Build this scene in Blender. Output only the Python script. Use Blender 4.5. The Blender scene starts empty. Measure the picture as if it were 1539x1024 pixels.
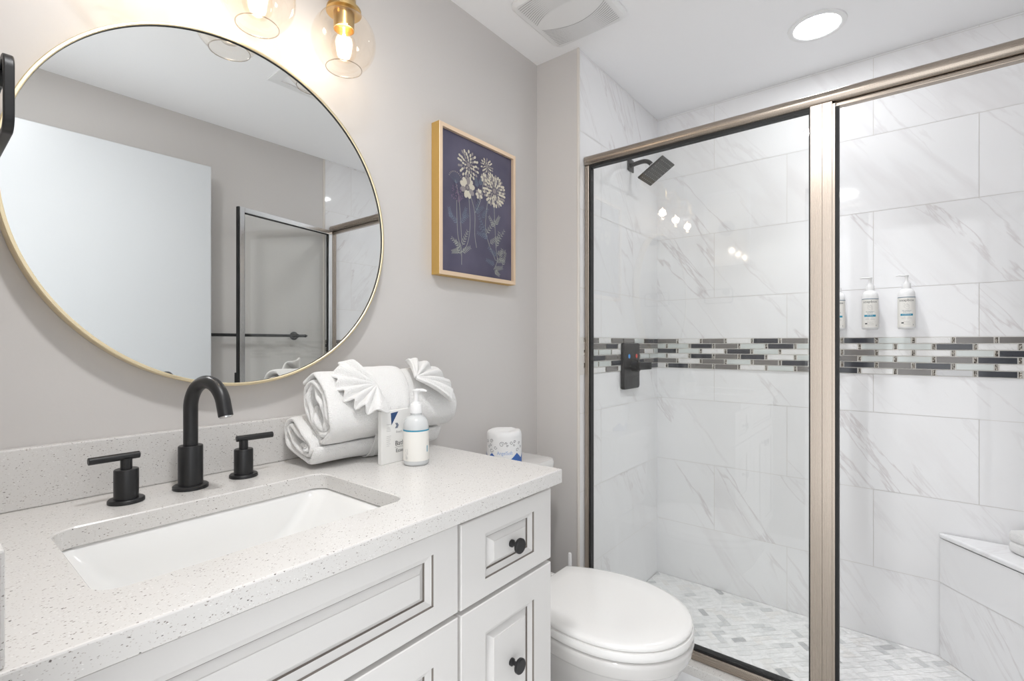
import bpy, bmesh, math, random
from mathutils import Vector, Matrix
random.seed(7)
C = bpy.context.scene.collection
PI = math.pi

# ------------------------------------------------------------------ camera, world, exposure
sc = bpy.context.scene
cam = bpy.data.cameras.new('camera'); cam_o = bpy.data.objects.new('camera', cam); C.objects.link(cam_o)
cam.lens = 735.6 / 1539 * 36; cam.sensor_width = 36; cam.shift_y = 5 / 1539; cam.clip_start = 0.01
cam_o.location = (0, 0, 1.145)
cam_o.rotation_euler = (PI / 2, 0, -math.radians(90 - 38.66))
sc.camera = cam_o
sc.cycles.max_bounces = 20; sc.cycles.diffuse_bounces = 10; sc.cycles.transparent_max_bounces = 24; sc.cycles.sample_clamp_indirect = 6
sc.view_settings.view_transform = 'Standard'; sc.view_settings.look = 'None'
sc.view_settings.exposure = 1.14; sc.view_settings.gamma = 1; sc.view_settings.use_curve_mapping = False
w = bpy.data.worlds.new('world'); sc.world = w; w.use_nodes = True
w.node_tree.nodes['Background'].inputs[0].default_value = (0.97, 0.985, 1.0, 1)
w.node_tree.nodes['Background'].inputs[1].default_value = 1.12
BULB_W = 0.25        # each vanity bulb, watts
DISC_SHOWER = 27.0; DISC_ROOM_FILL = 84.0
SPOT_SHOWER, SPOT_ROOM_FILL = 23.0, 8.0   # downward beam of the shower light and the added room fill, watts  # emission strength of the shower and room fill discs

# main planes (metres)
YW, YO = 1.157, -0.51          # vanity wall, opposite wall
XP, XB = 1.608, 2.375          # front of partition / curb line, shower back wall
YS = 0.966                     # tiled side wall of the shower
ZC = 2.27                      # ceiling
ZK = 0.87                      # counter top

# ------------------------------------------------------------------ materials
def mat(name, col, rough=0.5, metal=0.0, **k):
    m = bpy.data.materials.new(name); m.use_nodes = True
    b = m.node_tree.nodes['Principled BSDF']
    b.inputs['Base Color'].default_value = (*col, 1); b.inputs['Roughness'].default_value = rough
    b.inputs['Metallic'].default_value = metal
    for a, v in k.items():
        b.inputs[a.replace('_', ' ')].default_value = v
    return m
def nt(m): return m.node_tree, m.node_tree.nodes, m.node_tree.links, m.node_tree.nodes['Principled BSDF']
def add_bump(m, scale, strength, dist=0.002, detail=3, coord='Object'):
    t, N, L, b = nt(m)
    tc = N.new('ShaderNodeTexCoord'); n = N.new('ShaderNodeTexNoise'); n.inputs['Scale'].default_value = scale
    n.inputs['Detail'].default_value = detail
    bp = N.new('ShaderNodeBump'); bp.inputs['Strength'].default_value = strength; bp.inputs['Distance'].default_value = dist
    L.new(tc.outputs[coord], n.inputs['Vector']); L.new(n.outputs['Fac'], bp.inputs['Height']); L.new(bp.outputs[0], b.inputs['Normal'])
def ramp(N, stops):
    r = N.new('ShaderNodeValToRGB'); e = r.color_ramp.elements
    e[0].position, e[0].color = stops[0][0], (*stops[0][1], 1); e[1].position, e[1].color = stops[-1][0], (*stops[-1][1], 1)
    for p, c in stops[1:-1]:
        x = e.new(p); x.color = (*c, 1)
    return r

M_wall = mat('painted_wall', (0.605, 0.583, 0.567), 0.5); add_bump(M_wall, 220, 0.08, 0.001)
M_ceil = mat('ceiling_paint', (0.91, 0.91, 0.92), 0.7); add_bump(M_ceil, 150, 0.08, 0.001)
M_white = mat('white_paint', (0.80, 0.81, 0.82), 0.35)
M_door = mat('door_paint', (0.60, 0.62, 0.64), 0.35)
M_grout = mat('grout', (0.66, 0.64, 0.61), 0.8)
M_trim = mat('cream_trim', (0.68, 0.64, 0.59), 0.35)

def marble(name, base, vein, strength=1.0, rough=0.05, sc_=1.0):
    m = mat(name, base, rough); t, N, L, b = nt(m)
    uv = N.new('ShaderNodeTexCoord'); mp = N.new('ShaderNodeMapping')
    mp.inputs['Rotation'].default_value = (0, 0, math.radians(-36)); 
    L.new(uv.outputs['UV'], mp.inputs['Vector'])
    st = N.new('ShaderNodeMapping'); st.inputs['Scale'].default_value = (1.0 * sc_, 0.15 * sc_, 1)
    L.new(mp.outputs[0], st.inputs['Vector'])
    def veinset(scale, dist, w0, w1, det=6):
        n = N.new('ShaderNodeTexNoise'); n.inputs['Scale'].default_value = scale; n.inputs['Detail'].default_value = det
        n.inputs['Roughness'].default_value = 0.55; n.inputs['Distortion'].default_value = dist
        L.new(st.outputs[0], n.inputs['Vector'])
        s = N.new('ShaderNodeMath'); s.operation = 'SUBTRACT'; s.inputs[1].default_value = 0.5; L.new(n.outputs['Fac'], s.inputs[0])
        a = N.new('ShaderNodeMath'); a.operation = 'ABSOLUTE'; L.new(s.outputs[0], a.inputs[0])
        r = N.new('ShaderNodeMapRange'); r.inputs[1].default_value = w0; r.inputs[2].default_value = w1
        r.inputs[3].default_value = 1; r.inputs[4].default_value = 0; L.new(a.outputs[0], r.inputs[0])
        return r.outputs[0]
    def mask(scale, lo, hi):
        n = N.new('ShaderNodeTexNoise'); n.inputs['Scale'].default_value = scale; n.inputs['Detail'].default_value = 2
        L.new(st.outputs[0], n.inputs['Vector'])
        r = N.new('ShaderNodeMapRange'); r.inputs[1].default_value = lo; r.inputs[2].default_value = hi
        L.new(n.outputs['Fac'], r.inputs[0]); return r.outputs[0]
    def mul(a, b_):
        x = N.new('ShaderNodeMath'); x.operation = 'MULTIPLY'; L.new(a, x.inputs[0])
        if isinstance(b_, float): x.inputs[1].default_value = b_
        else: L.new(b_, x.inputs[1])
        return x.outputs[0]
    v1 = mul(mul(veinset(5.5, 0.25, 0.0, 0.014), mask(3.0, 0.46, 0.62)), 0.42 * strength)
    v2 = mul(mul(veinset(3.4, 0.2, 0.0, 0.055, 5), mask(2.3, 0.48, 0.66)), 0.14 * strength)
    v3 = mul(mul(veinset(11.0, 0.25, 0.0, 0.025), mask(4.0, 0.52, 0.66)), 0.20 * strength)
    mx = N.new('ShaderNodeMath'); mx.operation = 'MAXIMUM'; L.new(v1, mx.inputs[0]); L.new(v2, mx.inputs[1])
    mx2 = N.new('ShaderNodeMath'); mx2.operation = 'MAXIMUM'; L.new(mx.outputs[0], mx2.inputs[0]); L.new(v3, mx2.inputs[1])
    mix = N.new('ShaderNodeMixRGB'); mix.inputs[1].default_value = (*base, 1); mix.inputs[2].default_value = (*vein, 1)
    L.new(mx2.outputs[0], mix.inputs[0]); L.new(mix.outputs[0], b.inputs['Base Color'])
    return m
M_tile = marble('marble_tile', (0.84, 0.84, 0.85), (0.46, 0.395, 0.40))
M_chip = marble('marble_chip', (0.78, 0.775, 0.77), (0.38, 0.36, 0.35), 1.0, 0.2, 6.0)
M_chip_grey = marble('marble_chip_grey', (0.58, 0.58, 0.59), (0.42, 0.42, 0.43), 1.0, 0.2, 6.0)

def quartz():
    m = mat('speckled_quartz', (0.665, 0.65, 0.632), 0.22); t, N, L, b = nt(m)
    tc = N.new('ShaderNodeTexCoord')
    def spk(scale, thr, r0, out):
        warp = N.new('ShaderNodeTexNoise'); warp.inputs['Scale'].default_value = scale * 1.3
        L.new(tc.outputs['Object'], warp.inputs['Vector'])
        ad = N.new('ShaderNodeMixRGB'); ad.blend_type = 'ADD'; ad.inputs[0].default_value = 0.9 / scale
        L.new(tc.outputs['Object'], ad.inputs[1]); L.new(warp.outputs['Color'], ad.inputs[2])
        mp = N.new('ShaderNodeMapping'); mp.inputs['Scale'].default_value = (0.62, 1.0, 1.25); mp.inputs['Rotation'].default_value = (0.3, 0.5, 0.6)
        L.new(ad.outputs[0], mp.inputs['Vector'])
        v = N.new('ShaderNodeTexVoronoi'); v.inputs['Scale'].default_value = scale; L.new(mp.outputs[0], v.inputs['Vector'])
        d = N.new('ShaderNodeMapRange'); d.inputs[1].default_value = r0; d.inputs[2].default_value = r0 * 0.7
        L.new(v.outputs['Distance'], d.inputs[0])
        sp = N.new('ShaderNodeSeparateColor'); L.new(v.outputs['Color'], sp.inputs[0])
        g = N.new('ShaderNodeMath'); g.operation = 'LESS_THAN'; g.inputs[1].default_value = thr; L.new(sp.outputs[0], g.inputs[0])
        x = N.new('ShaderNodeMath'); x.operation = 'MULTIPLY'; L.new(d.outputs[0], x.inputs[0]); L.new(g.outputs[0], x.inputs[1])
        return x.outputs[0]
    layers = [(spk(520, 0.34, 0.32, 0), (0.50, 0.465, 0.44)), (spk(340, 0.16, 0.30, 0), (0.30, 0.27, 0.25)),
              (spk(230, 0.12, 0.22, 0), (0.14, 0.125, 0.115)), (spk(420, 0.12, 0.30, 0), (0.80, 0.79, 0.775))]
    prev = None
    for f, c in layers:
        mx = N.new('ShaderNodeMixRGB'); mx.inputs[2].default_value = (*c, 1); L.new(f, mx.inputs[0])
        if prev is None: mx.inputs[1].default_value = (0.665, 0.65, 0.632, 1)
        else: L.new(prev, mx.inputs[1])
        prev = mx.outputs[0]
    L.new(prev, b.inputs['Base Color'])
    return m
M_quartz = quartz()
M_black = mat('matte_black', (0.012, 0.012, 0.013), 0.38)
M_rubber = mat('black_gasket', (0.006, 0.006, 0.006), 0.5)
def brushed(name, col, rough, axis, amount=0.05):
    m = mat(name, col, rough, 1.0); t, N, L, b = nt(m)
    tc = N.new('ShaderNodeTexCoord'); mp = N.new('ShaderNodeMapping')
    s = [900, 900, 900]; s[axis] = 4; mp.inputs['Scale'].default_value = s
    n = N.new('ShaderNodeTexNoise'); n.inputs['Scale'].default_value = 1; L.new(tc.outputs['Object'], mp.inputs['Vector']); L.new(mp.outputs[0], n.inputs['Vector'])
    r = N.new('ShaderNodeMapRange'); r.inputs[3].default_value = rough - amount / 2; r.inputs[4].default_value = rough + amount
    L.new(n.outputs['Fac'], r.inputs[0]); L.new(r.outputs[0], b.inputs['Roughness'])
    return m
M_nickel = brushed('brushed_nickel_across', (0.40, 0.345, 0.295), 0.26, 1)
M_nickel_v = brushed('brushed_nickel_upright', (0.40, 0.345, 0.295), 0.26, 2)
M_silver = mat('polished_silver', (0.72, 0.72, 0.72), 0.2, 1.0)
M_brass = brushed('brushed_brass', (0.60, 0.43, 0.20), 0.30, 2)
M_gold = mat('pale_gold_metal', (0.90, 0.77, 0.52), 0.35, 1.0)
M_leaf = mat('gold_leaf', (0.72, 0.48, 0.16), 0.42, 0.9); add_bump(M_leaf, 700, 0.9, 0.002)
M_goldwood = mat('satin_gold_wood', (0.78, 0.60, 0.43), 0.45, 0.35)
M_mirror = mat('mirror_silvering', (0.86, 0.875, 0.87), 0.0, 1.0)
M_cab = mat('cabinet_paint', (0.72, 0.705, 0.69), 0.38)
M_glaze = mat('cabinet_glaze', (0.20, 0.175, 0.155), 0.5)
M_ceramic = mat('ceramic', (0.70, 0.685, 0.67), 0.09, Coat_Weight=0.3)
M_basin = mat('basin_ceramic', (0.80, 0.80, 0.79), 0.1)
M_lid = mat('seat_plastic', (0.87, 0.86, 0.845), 0.16)
M_towel = mat('terry', (0.84, 0.835, 0.825), 0.95, Sheen_Weight=0.25); 
def terry():
    t, N, L, b = nt(M_towel)
    tc = N.new('ShaderNodeTexCoord'); n = N.new('ShaderNodeTexNoise'); n.inputs['Scale'].default_value = 330; n.inputs['Detail'].default_value = 3
    n2 = N.new('ShaderNodeTexVoronoi'); n2.inputs['Scale'].default_value = 480
    L.new(tc.outputs['Object'], n.inputs['Vector']); L.new(tc.outputs['Object'], n2.inputs['Vector'])
    a = N.new('ShaderNodeMath'); a.operation = 'ADD'; L.new(n.outputs['Fac'], a.inputs[0]); L.new(n2.outputs['Distance'], a.inputs[1])
    bp = N.new('ShaderNodeBump'); bp.inputs['Strength'].default_value = 0.62; bp.inputs['Distance'].default_value = 0.003
    L.new(a.outputs[0], bp.inputs['Height']); L.new(bp.outputs[0], b.inputs['Normal'])
terry()
M_plastic = mat('white_plastic', (0.80, 0.80, 0.80), 0.3)
M_bottle = mat('frosted_bottle', (0.60, 0.615, 0.62), 0.22)
M_label = mat('cream_label', (0.80, 0.785, 0.745), 0.45)
M_ink = mat('black_ink', (0.03, 0.03, 0.035), 0.6)
M_inkgrey = mat('grey_ink', (0.42, 0.42, 0.42), 0.6)
M_teal = mat('teal_ink', (0.02, 0.27, 0.42), 0.4)
M_tealdark = mat('dark_teal_ink', (0.04, 0.12, 0.20), 0.4)
M_navy = mat('navy_ink', (0.025, 0.065, 0.17), 0.5)
M_bluep = mat('blue_print', (0.04, 0.13, 0.42), 0.5)
M_bluel = mat('light_blue_print', (0.30, 0.42, 0.66), 0.5)
M_paper = mat('paper_wrap', (0.82, 0.82, 0.82), 0.6); add_bump(M_paper, 120, 0.3, 0.002)
M_pouch = mat('carton', (0.78, 0.775, 0.755), 0.4)
M_blue = mat('blue_mark', (0.05, 0.30, 0.75), 0.3)
M_red = mat('red_mark', (0.75, 0.06, 0.04), 0.3)
M_darkglass = mat('charcoal_glass', (0.045, 0.048, 0.058), 0.10)
M_taupe = mat('taupe_glass', (0.19, 0.178, 0.17), 0.10)
M_pale = mat('pale_green_glass', (0.62, 0.655, 0.64), 0.08)
M_mosgrout = mat('mosaic_grout', (0.72, 0.70, 0.67), 0.7)
M_bead = mat('beaded_glass', (0.50, 0.47, 0.42), 0.12, 0.7)
def bead():
    t, N, L, b = nt(M_bead)
    tc = N.new('ShaderNodeTexCoord'); v = N.new('ShaderNodeTexVoronoi'); v.inputs['Scale'].default_value = 190
    L.new(tc.outputs['Object'], v.inputs['Vector'])
    r = ramp(N, [(0.25, (0.75, 0.73, 0.68)), (0.5, (0.32, 0.29, 0.25)), (0.75, (0.08, 0.07, 0.06))])
    L.new(v.outputs['Distance'], r.inputs[0]); L.new(r.outputs[0], b.inputs['Base Color'])
    bp = N.new('ShaderNodeBump'); bp.inputs['Distance'].default_value = 0.003; L.new(v.outputs['Distance'], bp.inputs['Height']); L.new(bp.outputs[0], b.inputs['Normal'])
bead()
def floor_chip(n, c):
    m = mat(n, c, 0.25); t, N, L, b = nt(m)
    tc = N.new('ShaderNodeTexCoord'); no = N.new('ShaderNodeTexNoise'); no.inputs['Scale'].default_value = 28; no.inputs['Distortion'].default_value = 1.2
    L.new(tc.outputs['Object'], no.inputs['Vector'])
    r = ramp(N, [(0.35, tuple(x * 0.90 for x in c)), (0.6, c)]); L.new(no.outputs['Fac'], r.inputs[0]); L.new(r.outputs[0], b.inputs['Base Color'])
    return m
M_f = [floor_chip('floor_chip_white', (0.84, 0.84, 0.835)), floor_chip('floor_chip_pale', (0.77, 0.775, 0.77)),
       floor_chip('floor_chip_warm', (0.79, 0.78, 0.76)), floor_chip('floor_chip_grey', (0.63, 0.64, 0.64)), floor_chip('floor_chip_dark', (0.48, 0.485, 0.49))]
M_fgrout = mat('floor_grout', (0.80, 0.80, 0.79), 0.7)
M_artbg = mat('midnight_print', (0.045, 0.042, 0.105), 0.6)
def artbg():
    t, N, L, b = nt(M_artbg); tc = N.new('ShaderNodeTexCoord'); n = N.new('ShaderNodeTexNoise'); n.inputs['Scale'].default_value = 9
    L.new(tc.outputs['Object'], n.inputs['Vector'])
    r = ramp(N, [(0.3, (0.066, 0.061, 0.105)), (0.7, (0.105, 0.096, 0.150))]); L.new(n.outputs['Fac'], r.inputs[0]); L.new(r.outputs[0], b.inputs['Base Color'])
artbg()
M_petal = mat('petal_ivory', (0.62, 0.58, 0.48), 0.7)
M_petald = mat('petal_dusk', (0.30, 0.27, 0.27), 0.7)
M_petalp = mat('petal_mauve', (0.20, 0.14, 0.22), 0.7)
M_stem = mat('stem_sage', (0.33, 0.34, 0.31), 0.7)
M_stemb = mat('stem_blue', (0.15, 0.18, 0.24), 0.7)

def thin_glass(name, tint, refl=1.0, rough=0.0):
    m = bpy.data.materials.new(name); m.use_nodes = True; t = m.node_tree; N, L = t.nodes, t.links; N.clear()
    o = N.new('ShaderNodeOutputMaterial'); tr = N.new('ShaderNodeBsdfTransparent'); tr.inputs[0].default_value = (*tint, 1)
    g = N.new('ShaderNodeBsdfGlossy'); g.inputs['Roughness'].default_value = rough; g.inputs[0].default_value = (1, 1, 1, 1)
    lw = N.new('ShaderNodeLayerWeight'); lw.inputs[0].default_value = 0.5      # Schlick reflectance of a clean sheet, same from both faces
    pw = N.new('ShaderNodeMath'); pw.operation = 'POWER'; pw.inputs[1].default_value = 5; L.new(lw.outputs['Facing'], pw.inputs[0])
    mu = N.new('ShaderNodeMath'); mu.operation = 'MULTIPLY_ADD'; mu.inputs[1].default_value = 0.9 * min(refl, 1.0); mu.inputs[2].default_value = 0.04 * refl; mu.use_clamp = True
    mx = N.new('ShaderNodeMixShader'); L.new(pw.outputs[0], mu.inputs[0]); L.new(mu.outputs[0], mx.inputs[0])
    L.new(tr.outputs[0], mx.inputs[1]); L.new(g.outputs[0], mx.inputs[2]); L.new(mx.outputs[0], o.inputs[0])
    return m
M_glass = thin_glass('clear_pane', (0.985, 0.99, 0.985), 0.9)
M_globe = thin_glass('globe_glass', (0.985, 0.955, 0.915), 1.0)
M_bulbglass = thin_glass('bulb_glass', (0.99, 0.96, 0.92), 1.0)
def emit(name, col, s):
    m = bpy.data.materials.new(name); m.use_nodes = True; t = m.node_tree; t.nodes.clear()
    o = t.nodes.new('ShaderNodeOutputMaterial'); e = t.nodes.new('ShaderNodeEmission'); e.inputs[0].default_value = (*col, 1); e.inputs[1].default_value = s
    t.links.new(e.outputs[0], o.inputs[0]); return m
M_fil = emit('filament', (1.0, 0.88, 0.72), 16)
M_disc_fill = emit('fill_lens_room', (0.99, 0.99, 1.0), DISC_ROOM_FILL)  # lens of the added room fill light
M_disc = emit('lit_lens_shower', (0.96, 0.98, 1.0), DISC_SHOWER)

# ------------------------------------------------------------------ mesh helpers
def obj(name, bm, ms, parent=None, smooth=False, angle=None, bevel=0, seg=2, sub=0, kind=None, solid=0):
    if isinstance(bm, bmesh.types.BMesh):
        me = bpy.data.meshes.new(name); bm.normal_update(); bm.to_mesh(me); bm.free()
    else: me = bm
    for m in (ms if isinstance(ms, (list, tuple)) else [ms]): me.materials.append(m)
    o = bpy.data.objects.new(name, me); C.objects.link(o)
    if parent: o.parent = parent
    if smooth:
        for p in me.polygons: p.use_smooth = True
        if angle is not None: me.set_sharp_from_angle(angle=math.radians(angle))
    if solid:
        s = o.modifiers.new('solid', 'SOLIDIFY'); s.thickness = solid; s.offset = 0
    if bevel:
        b = o.modifiers.new('bevel', 'BEVEL'); b.width = bevel; b.segments = seg; b.limit_method = 'ANGLE'; b.angle_limit = math.radians(40); b.harden_normals = False
    if sub:
        s = o.modifiers.new('sub', 'SUBSURF'); s.levels = sub; s.render_levels = sub
    if kind: o['kind'] = kind
    return o
def tag(o, label, cat, group=None):
    o['label'] = label; o['category'] = cat
    if group: o['group'] = group
    return o
def thing(name, label, cat, loc=(0, 0, 0), rz=0, group=None):
    o = bpy.data.objects.new(name, None); C.objects.link(o); o.location = loc; o.rotation_euler = (0, 0, rz); o.empty_display_size = 0.05
    return tag(o, label, cat, group)
def dup(root, loc, rz, label):
    r = root.copy(); C.objects.link(r); r.location = loc; r.rotation_euler = (0, 0, rz); r['label'] = label
    for ch in list(root.children):
        c = ch.copy(); C.objects.link(c); c.parent = r
        for g in list(ch.children):
            d = g.copy(); C.objects.link(d); d.parent = c
    return r
def B(): return bmesh.new()
def box(bm, lo, hi, mi=0, M=None):
    v = [bm.verts.new(Vector((x, y, z)) if M is None else M @ Vector((x, y, z))) for x in (lo[0], hi[0]) for y in (lo[1], hi[1]) for z in (lo[2], hi[2])]
    for f in ((0, 1, 3, 2), (4, 6, 7, 5), (0, 4, 5, 1), (2, 3, 7, 6), (0, 2, 6, 4), (1, 5, 7, 3)):
        fa = bm.faces.new([v[i] for i in f]); fa.material_index = mi
    return bm
def quad(bm, pts, mi=0, uvs=None):
    f = bm.faces.new([bm.verts.new(p) for p in pts]); f.material_index = mi
    if uvs:
        l = bm.loops.layers.uv.verify()
        for lp, u in zip(f.loops, uvs): lp[l].uv = u
    return f
def lathe(bm, prof, c=(0, 0, 0), n=32, axis='z', mi=0, M=None, close=False):
    rings = []
    for r, h in prof:
        ring = []
        for i in range(n):
            a = 2 * PI * i / n; p = Vector((r * math.cos(a), r * math.sin(a), h))
            if axis == 'y': p = Vector((p.x, p.z, -p.y))
            elif axis == 'x': p = Vector((p.z, p.y, -p.x))
            p = p + Vector(c)
            if M is not None: p = M @ p
            ring.append(bm.verts.new(p))
        rings.append(ring)
    for a, b in zip(rings, rings[1:]):
        for i in range(n):
            f = bm.faces.new((a[i], a[(i + 1) % n], b[(i + 1) % n], b[i])); f.material_index = mi
    if not close:
        for r_, k in ((rings[0], 0), (rings[-1], -1)):
            if prof[k][0] > 1e-5:
                f = bm.faces.new(r_ if k else r_[::-1]); f.material_index = mi
    return bm
def loft(bm, rings, mi=0, cap0=True, cap1=True):
    V = [[bm.verts.new(p) for p in r] for r in rings]; n = len(V[0])
    for a, b in zip(V, V[1:]):
        for i in range(n):
            f = bm.faces.new((a[i], a[(i + 1) % n], b[(i + 1) % n], b[i])); f.material_index = mi
    if cap0: bm.faces.new(V[0][::-1]).material_index = mi
    if cap1: bm.faces.new(V[-1]).material_index = mi
    return V
def tube(bm, pts, r, n=12, mi=0, caps=True, square=False):
    pts = [Vector(p) for p in pts]; rs = r if isinstance(r, (list, tuple)) else [r] * len(pts)
    rings = []; up = None
    for i, p in enumerate(pts):
        d = (pts[min(i + 1, len(pts) - 1)] - pts[max(i - 1, 0)]).normalized()
        if up is None: up = Vector((0, 0, 1)) if abs(d.z) < 0.9 else Vector((1, 0, 0))
        s = d.cross(up).normalized(); up = s.cross(d).normalized()
        rings.append([p + rs[i] * (math.cos(2 * PI * k / n) * s + math.sin(2 * PI * k / n) * up) for k in range(n)])
    loft(bm, rings, mi, caps, caps)
    return bm
def bez(p0, p1, p2, p3, n=12):
    p0, p1, p2, p3 = map(Vector, (p0, p1, p2, p3)); o = []
    for i in range(n + 1):
        t = i / n; o.append((1 - t) ** 3 * p0 + 3 * (1 - t) ** 2 * t * p1 + 3 * (1 - t) * t * t * p2 + t ** 3 * p3)
    return o
def rrect(w, h, r, n=6):
    o = []
    for cx, cy, a0 in ((w / 2 - r, h / 2 - r, 0), (-w / 2 + r, h / 2 - r, PI / 2), (-w / 2 + r, -h / 2 + r, PI), (w / 2 - r, -h / 2 + r, 1.5 * PI)):
        for i in range(n + 1):
            a = a0 + PI / 2 * i / n; o.append((cx + r * math.cos(a), cy + r * math.sin(a)))
    return o
def text_faces(s, size, sx=1.0):
    cu = bpy.data.curves.new('t', 'FONT'); cu.body = s; cu.size = size; cu.resolution_u = 3; cu.align_x = 'CENTER'
    o = bpy.data.objects.new('t', cu); C.objects.link(o)
    dg = bpy.context.evaluated_depsgraph_get(); me = bpy.data.meshes.new_from_object(o.evaluated_get(dg))
    vs = [(v.co.x * sx, v.co.y) for v in me.vertices]; fs = [tuple(p.vertices) for p in me.polygons]
    bpy.data.objects.remove(o); bpy.data.curves.remove(cu); bpy.data.meshes.remove(me)
    return vs, fs
def put_text(bm, s, size, fn, off=(0, 0), mi=0, sx=1.0):
    vs, fs = text_faces(s, size, sx)
    V = [bm.verts.new(fn(x + off[0], y + off[1])) for x, y in vs]
    for f in fs:
        try: bm.faces.new([V[i] for i in f]).material_index = mi
        except ValueError: pass

# ------------------------------------------------------------------ room shell
T = 0.12
bm = B(); box(bm, (-1.0, YO - T, -T), (XB + T, YW + T, -0.002)); 
M_floor = mat('floor_porcelain', (0.76, 0.76, 0.75), 0.3)
obj('floor', bm, M_floor, kind='structure')
bm = B(); box(bm, (-0.084, YO - T, ZC), (XB + T, YW + T, ZC + T)); obj('ceiling', bm, M_ceil, kind='structure')
bm = B(); box(bm, (-0.084, YW, -0.002), (XP, YW + T, ZC)); obj('wall_left', bm, M_wall, kind='structure')
# doorway wall beside the vanity and the lintel over the doorway
bm = B(); box(bm, (-0.084, 0.45, -0.002), (0.036, YW, ZC)); box(bm, (-0.084, YO, 2.05), (0.036, 0.45, ZC)); obj('wall_near', bm, M_wall, kind='structure')

def tile_face(bm, u0, u1, v0, v1, P, mi=0, g=0.0008):
    ou, ov = random.uniform(0, 40), random.uniform(0, 40)
    a = [(u0 + g, v0 + g), (u1 - g, v0 + g), (u1 - g, v1 - g), (u0 + g, v1 - g)]
    quad(bm, [P(*p) for p in a], mi, [(p[0] + ou, p[1] + ov) for p in a])
ROWS = [(0.0, 0.275), (0.275, 0.577), (0.577, 0.878), (0.878, 1.027), (1.170, 1.36), (1.36, 1.662), (1.662, 1.96), (1.96, 2.262), (2.262, ZC)]
def tile_wall(bm, P, ulo, uhi, joints_even, joints_odd, mi=1):
    # rows alternate between two joint offsets; every tile its own piece of the vein pattern
    for i, (a, b) in enumerate(ROWS):
        js = joints_even if i in (0, 2, 4, 6, 8) else joints_odd
        us = [ulo] + [j for j in js if ulo + 0.01 < j < uhi - 0.01] + [uhi]
        for u0, u1 in zip(us, us[1:]): tile_face(bm, u0, u1, a, b, P, mi)
E_ = 0.0008
# back wall of the shower : u runs to the right in view (-Y)
bm = B(); box(bm, (XB, YO - T, -0.002), (XB + T, YW + T, ZC))
tile_wall(bm, lambda u, v: (XB - E_, -u, v), -YS, -YO, [-0.39 + 0.598 * k for k in (-1, 0, 1, 2)], [-0.69 + 0.598 * k for k in (-1, 0, 1, 2)])
obj('wall_back', bm, [M_grout, M_tile], kind='structure')
# partition: painted end facing the room, tiled long side facing the shower
bm = B(); box(bm, (XP, YS, -0.002), (XB, YW + T, ZC))
for f in bm.faces:
    c = f.calc_center_median()
    if abs(c.x - XP) < 1e-4: f.material_index = 2
tile_wall(bm, lambda u, v: (u, YS - E_, v), XP + 0.008, XB, [1.79, 2.388], [2.09])
obj('wall_partition', bm, [M_grout, M_tile, M_wall], kind='structure')
bm = B(); box(bm, (XP - 0.003, YS - 0.006, 0), (XP + 0.008, YS + 0.004, ZC)); obj('trim_1', bm, M_trim, kind='structure', bevel=0.003)
# opposite wall: painted up to the shower, tiled inside it
bm = B(); box(bm, (-0.084, YO - T, -0.002), (XB, YO, ZC))
for f in bm.faces:
    f.material_index = 2
quad(bm, [(XP, YO + 0.0006, 0), (XB, YO + 0.0006, 0), (XB, YO + 0.0006, ZC), (XP, YO + 0.0006, ZC)], 0)
tile_wall(bm, lambda u, v: (-u, YO + E_, v), -XB, -XP, [-2.1], [-1.8])
obj('wall_right', bm, [M_grout, M_tile, M_wall], kind='structure')
bm = B(); box(bm, (XP - 0.003, YO - 0.002, 0), (XP + 0.010, YO + 0.006, ZC)); obj('trim_2', bm, M_trim, kind='structure', bevel=0.003)
for n, lo, hi in (('baseboard_left', (0.91, YW - 0.012, 0), (XP, YW, 0.10)), ('baseboard_partition', (XP - 0.012, YS + 0.006, 0), (XP, YW - 0.012, 0.10)),
                  ('baseboard_right', (0.06, YO, 0), (XP - 0.004, YO + 0.012, 0.10))):
    bm = B(); box(bm, lo, hi); obj(n, bm, M_white, kind='structure', bevel=0.004)

# mosaic band --------------------------------------------------------------
def mosaic(bm, P, bo, be, pitch, rows, ulo, uhi, bead_w):
    z1, hrow = 1.170, (1.170 - 1.027) / 6
    g = 0.0013
    def slab(u0, u1, v0, v1, mi, d):
        u0, u1 = max(u0, ulo), min(u1, uhi)
        if u1 - u0 < 0.003: return
        ou, ov = random.uniform(0, 40), random.uniform(0, 40)
        c = [(u0, v0), (u1, v0), (u1, v1), (u0, v1)]; bv = 0.0008
        ci = [(u0 + bv, v0 + bv), (u1 - bv, v0 + bv), (u1 - bv, v1 - bv), (u0 + bv, v1 - bv)]
        quad(bm, [P(*p, d) for p in ci], mi, [(p[0] + ou, p[1] + ov) for p in ci])
        for k in range(4):
            a, b = k, (k + 1) % 4
            quad(bm, [P(*c[a], 0.0), P(*c[b], 0.0), P(*ci[b], d), P(*ci[a], d)], mi, [(c[a][0] + ou, c[a][1] + ov), (c[b][0] + ou, c[b][1] + ov), (ci[b][0] + ou, ci[b][1] + ov), (ci[a][0] + ou, ci[a][1] + ov)])
    quad(bm, [P(ulo, 1.027, 0.0012), P(uhi, 1.027, 0.0012), P(uhi, z1, 0.0012), P(ulo, z1, 0.0012)], 0)
    for r, cols in enumerate(rows):
        v1 = z1 - r * hrow - g; v0 = v1 - hrow + 2 * g
        b0 = bo if r % 2 == 0 else be
        for k, ch in enumerate(cols):
            bc = b0 + k * pitch                       # a bead, then the bar after it
            slab(bc - bead_w / 2, bc + bead_w / 2, v0, v1, 5, 0.0035)
            slab(bc + bead_w / 2 + 2 * g, bc + pitch - bead_w / 2 - 2 * g, v0, v1, {'D': 1, 'G': 2, 'P': 3, 'M': 4, 'S': 6}[ch], 0.004)
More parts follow.
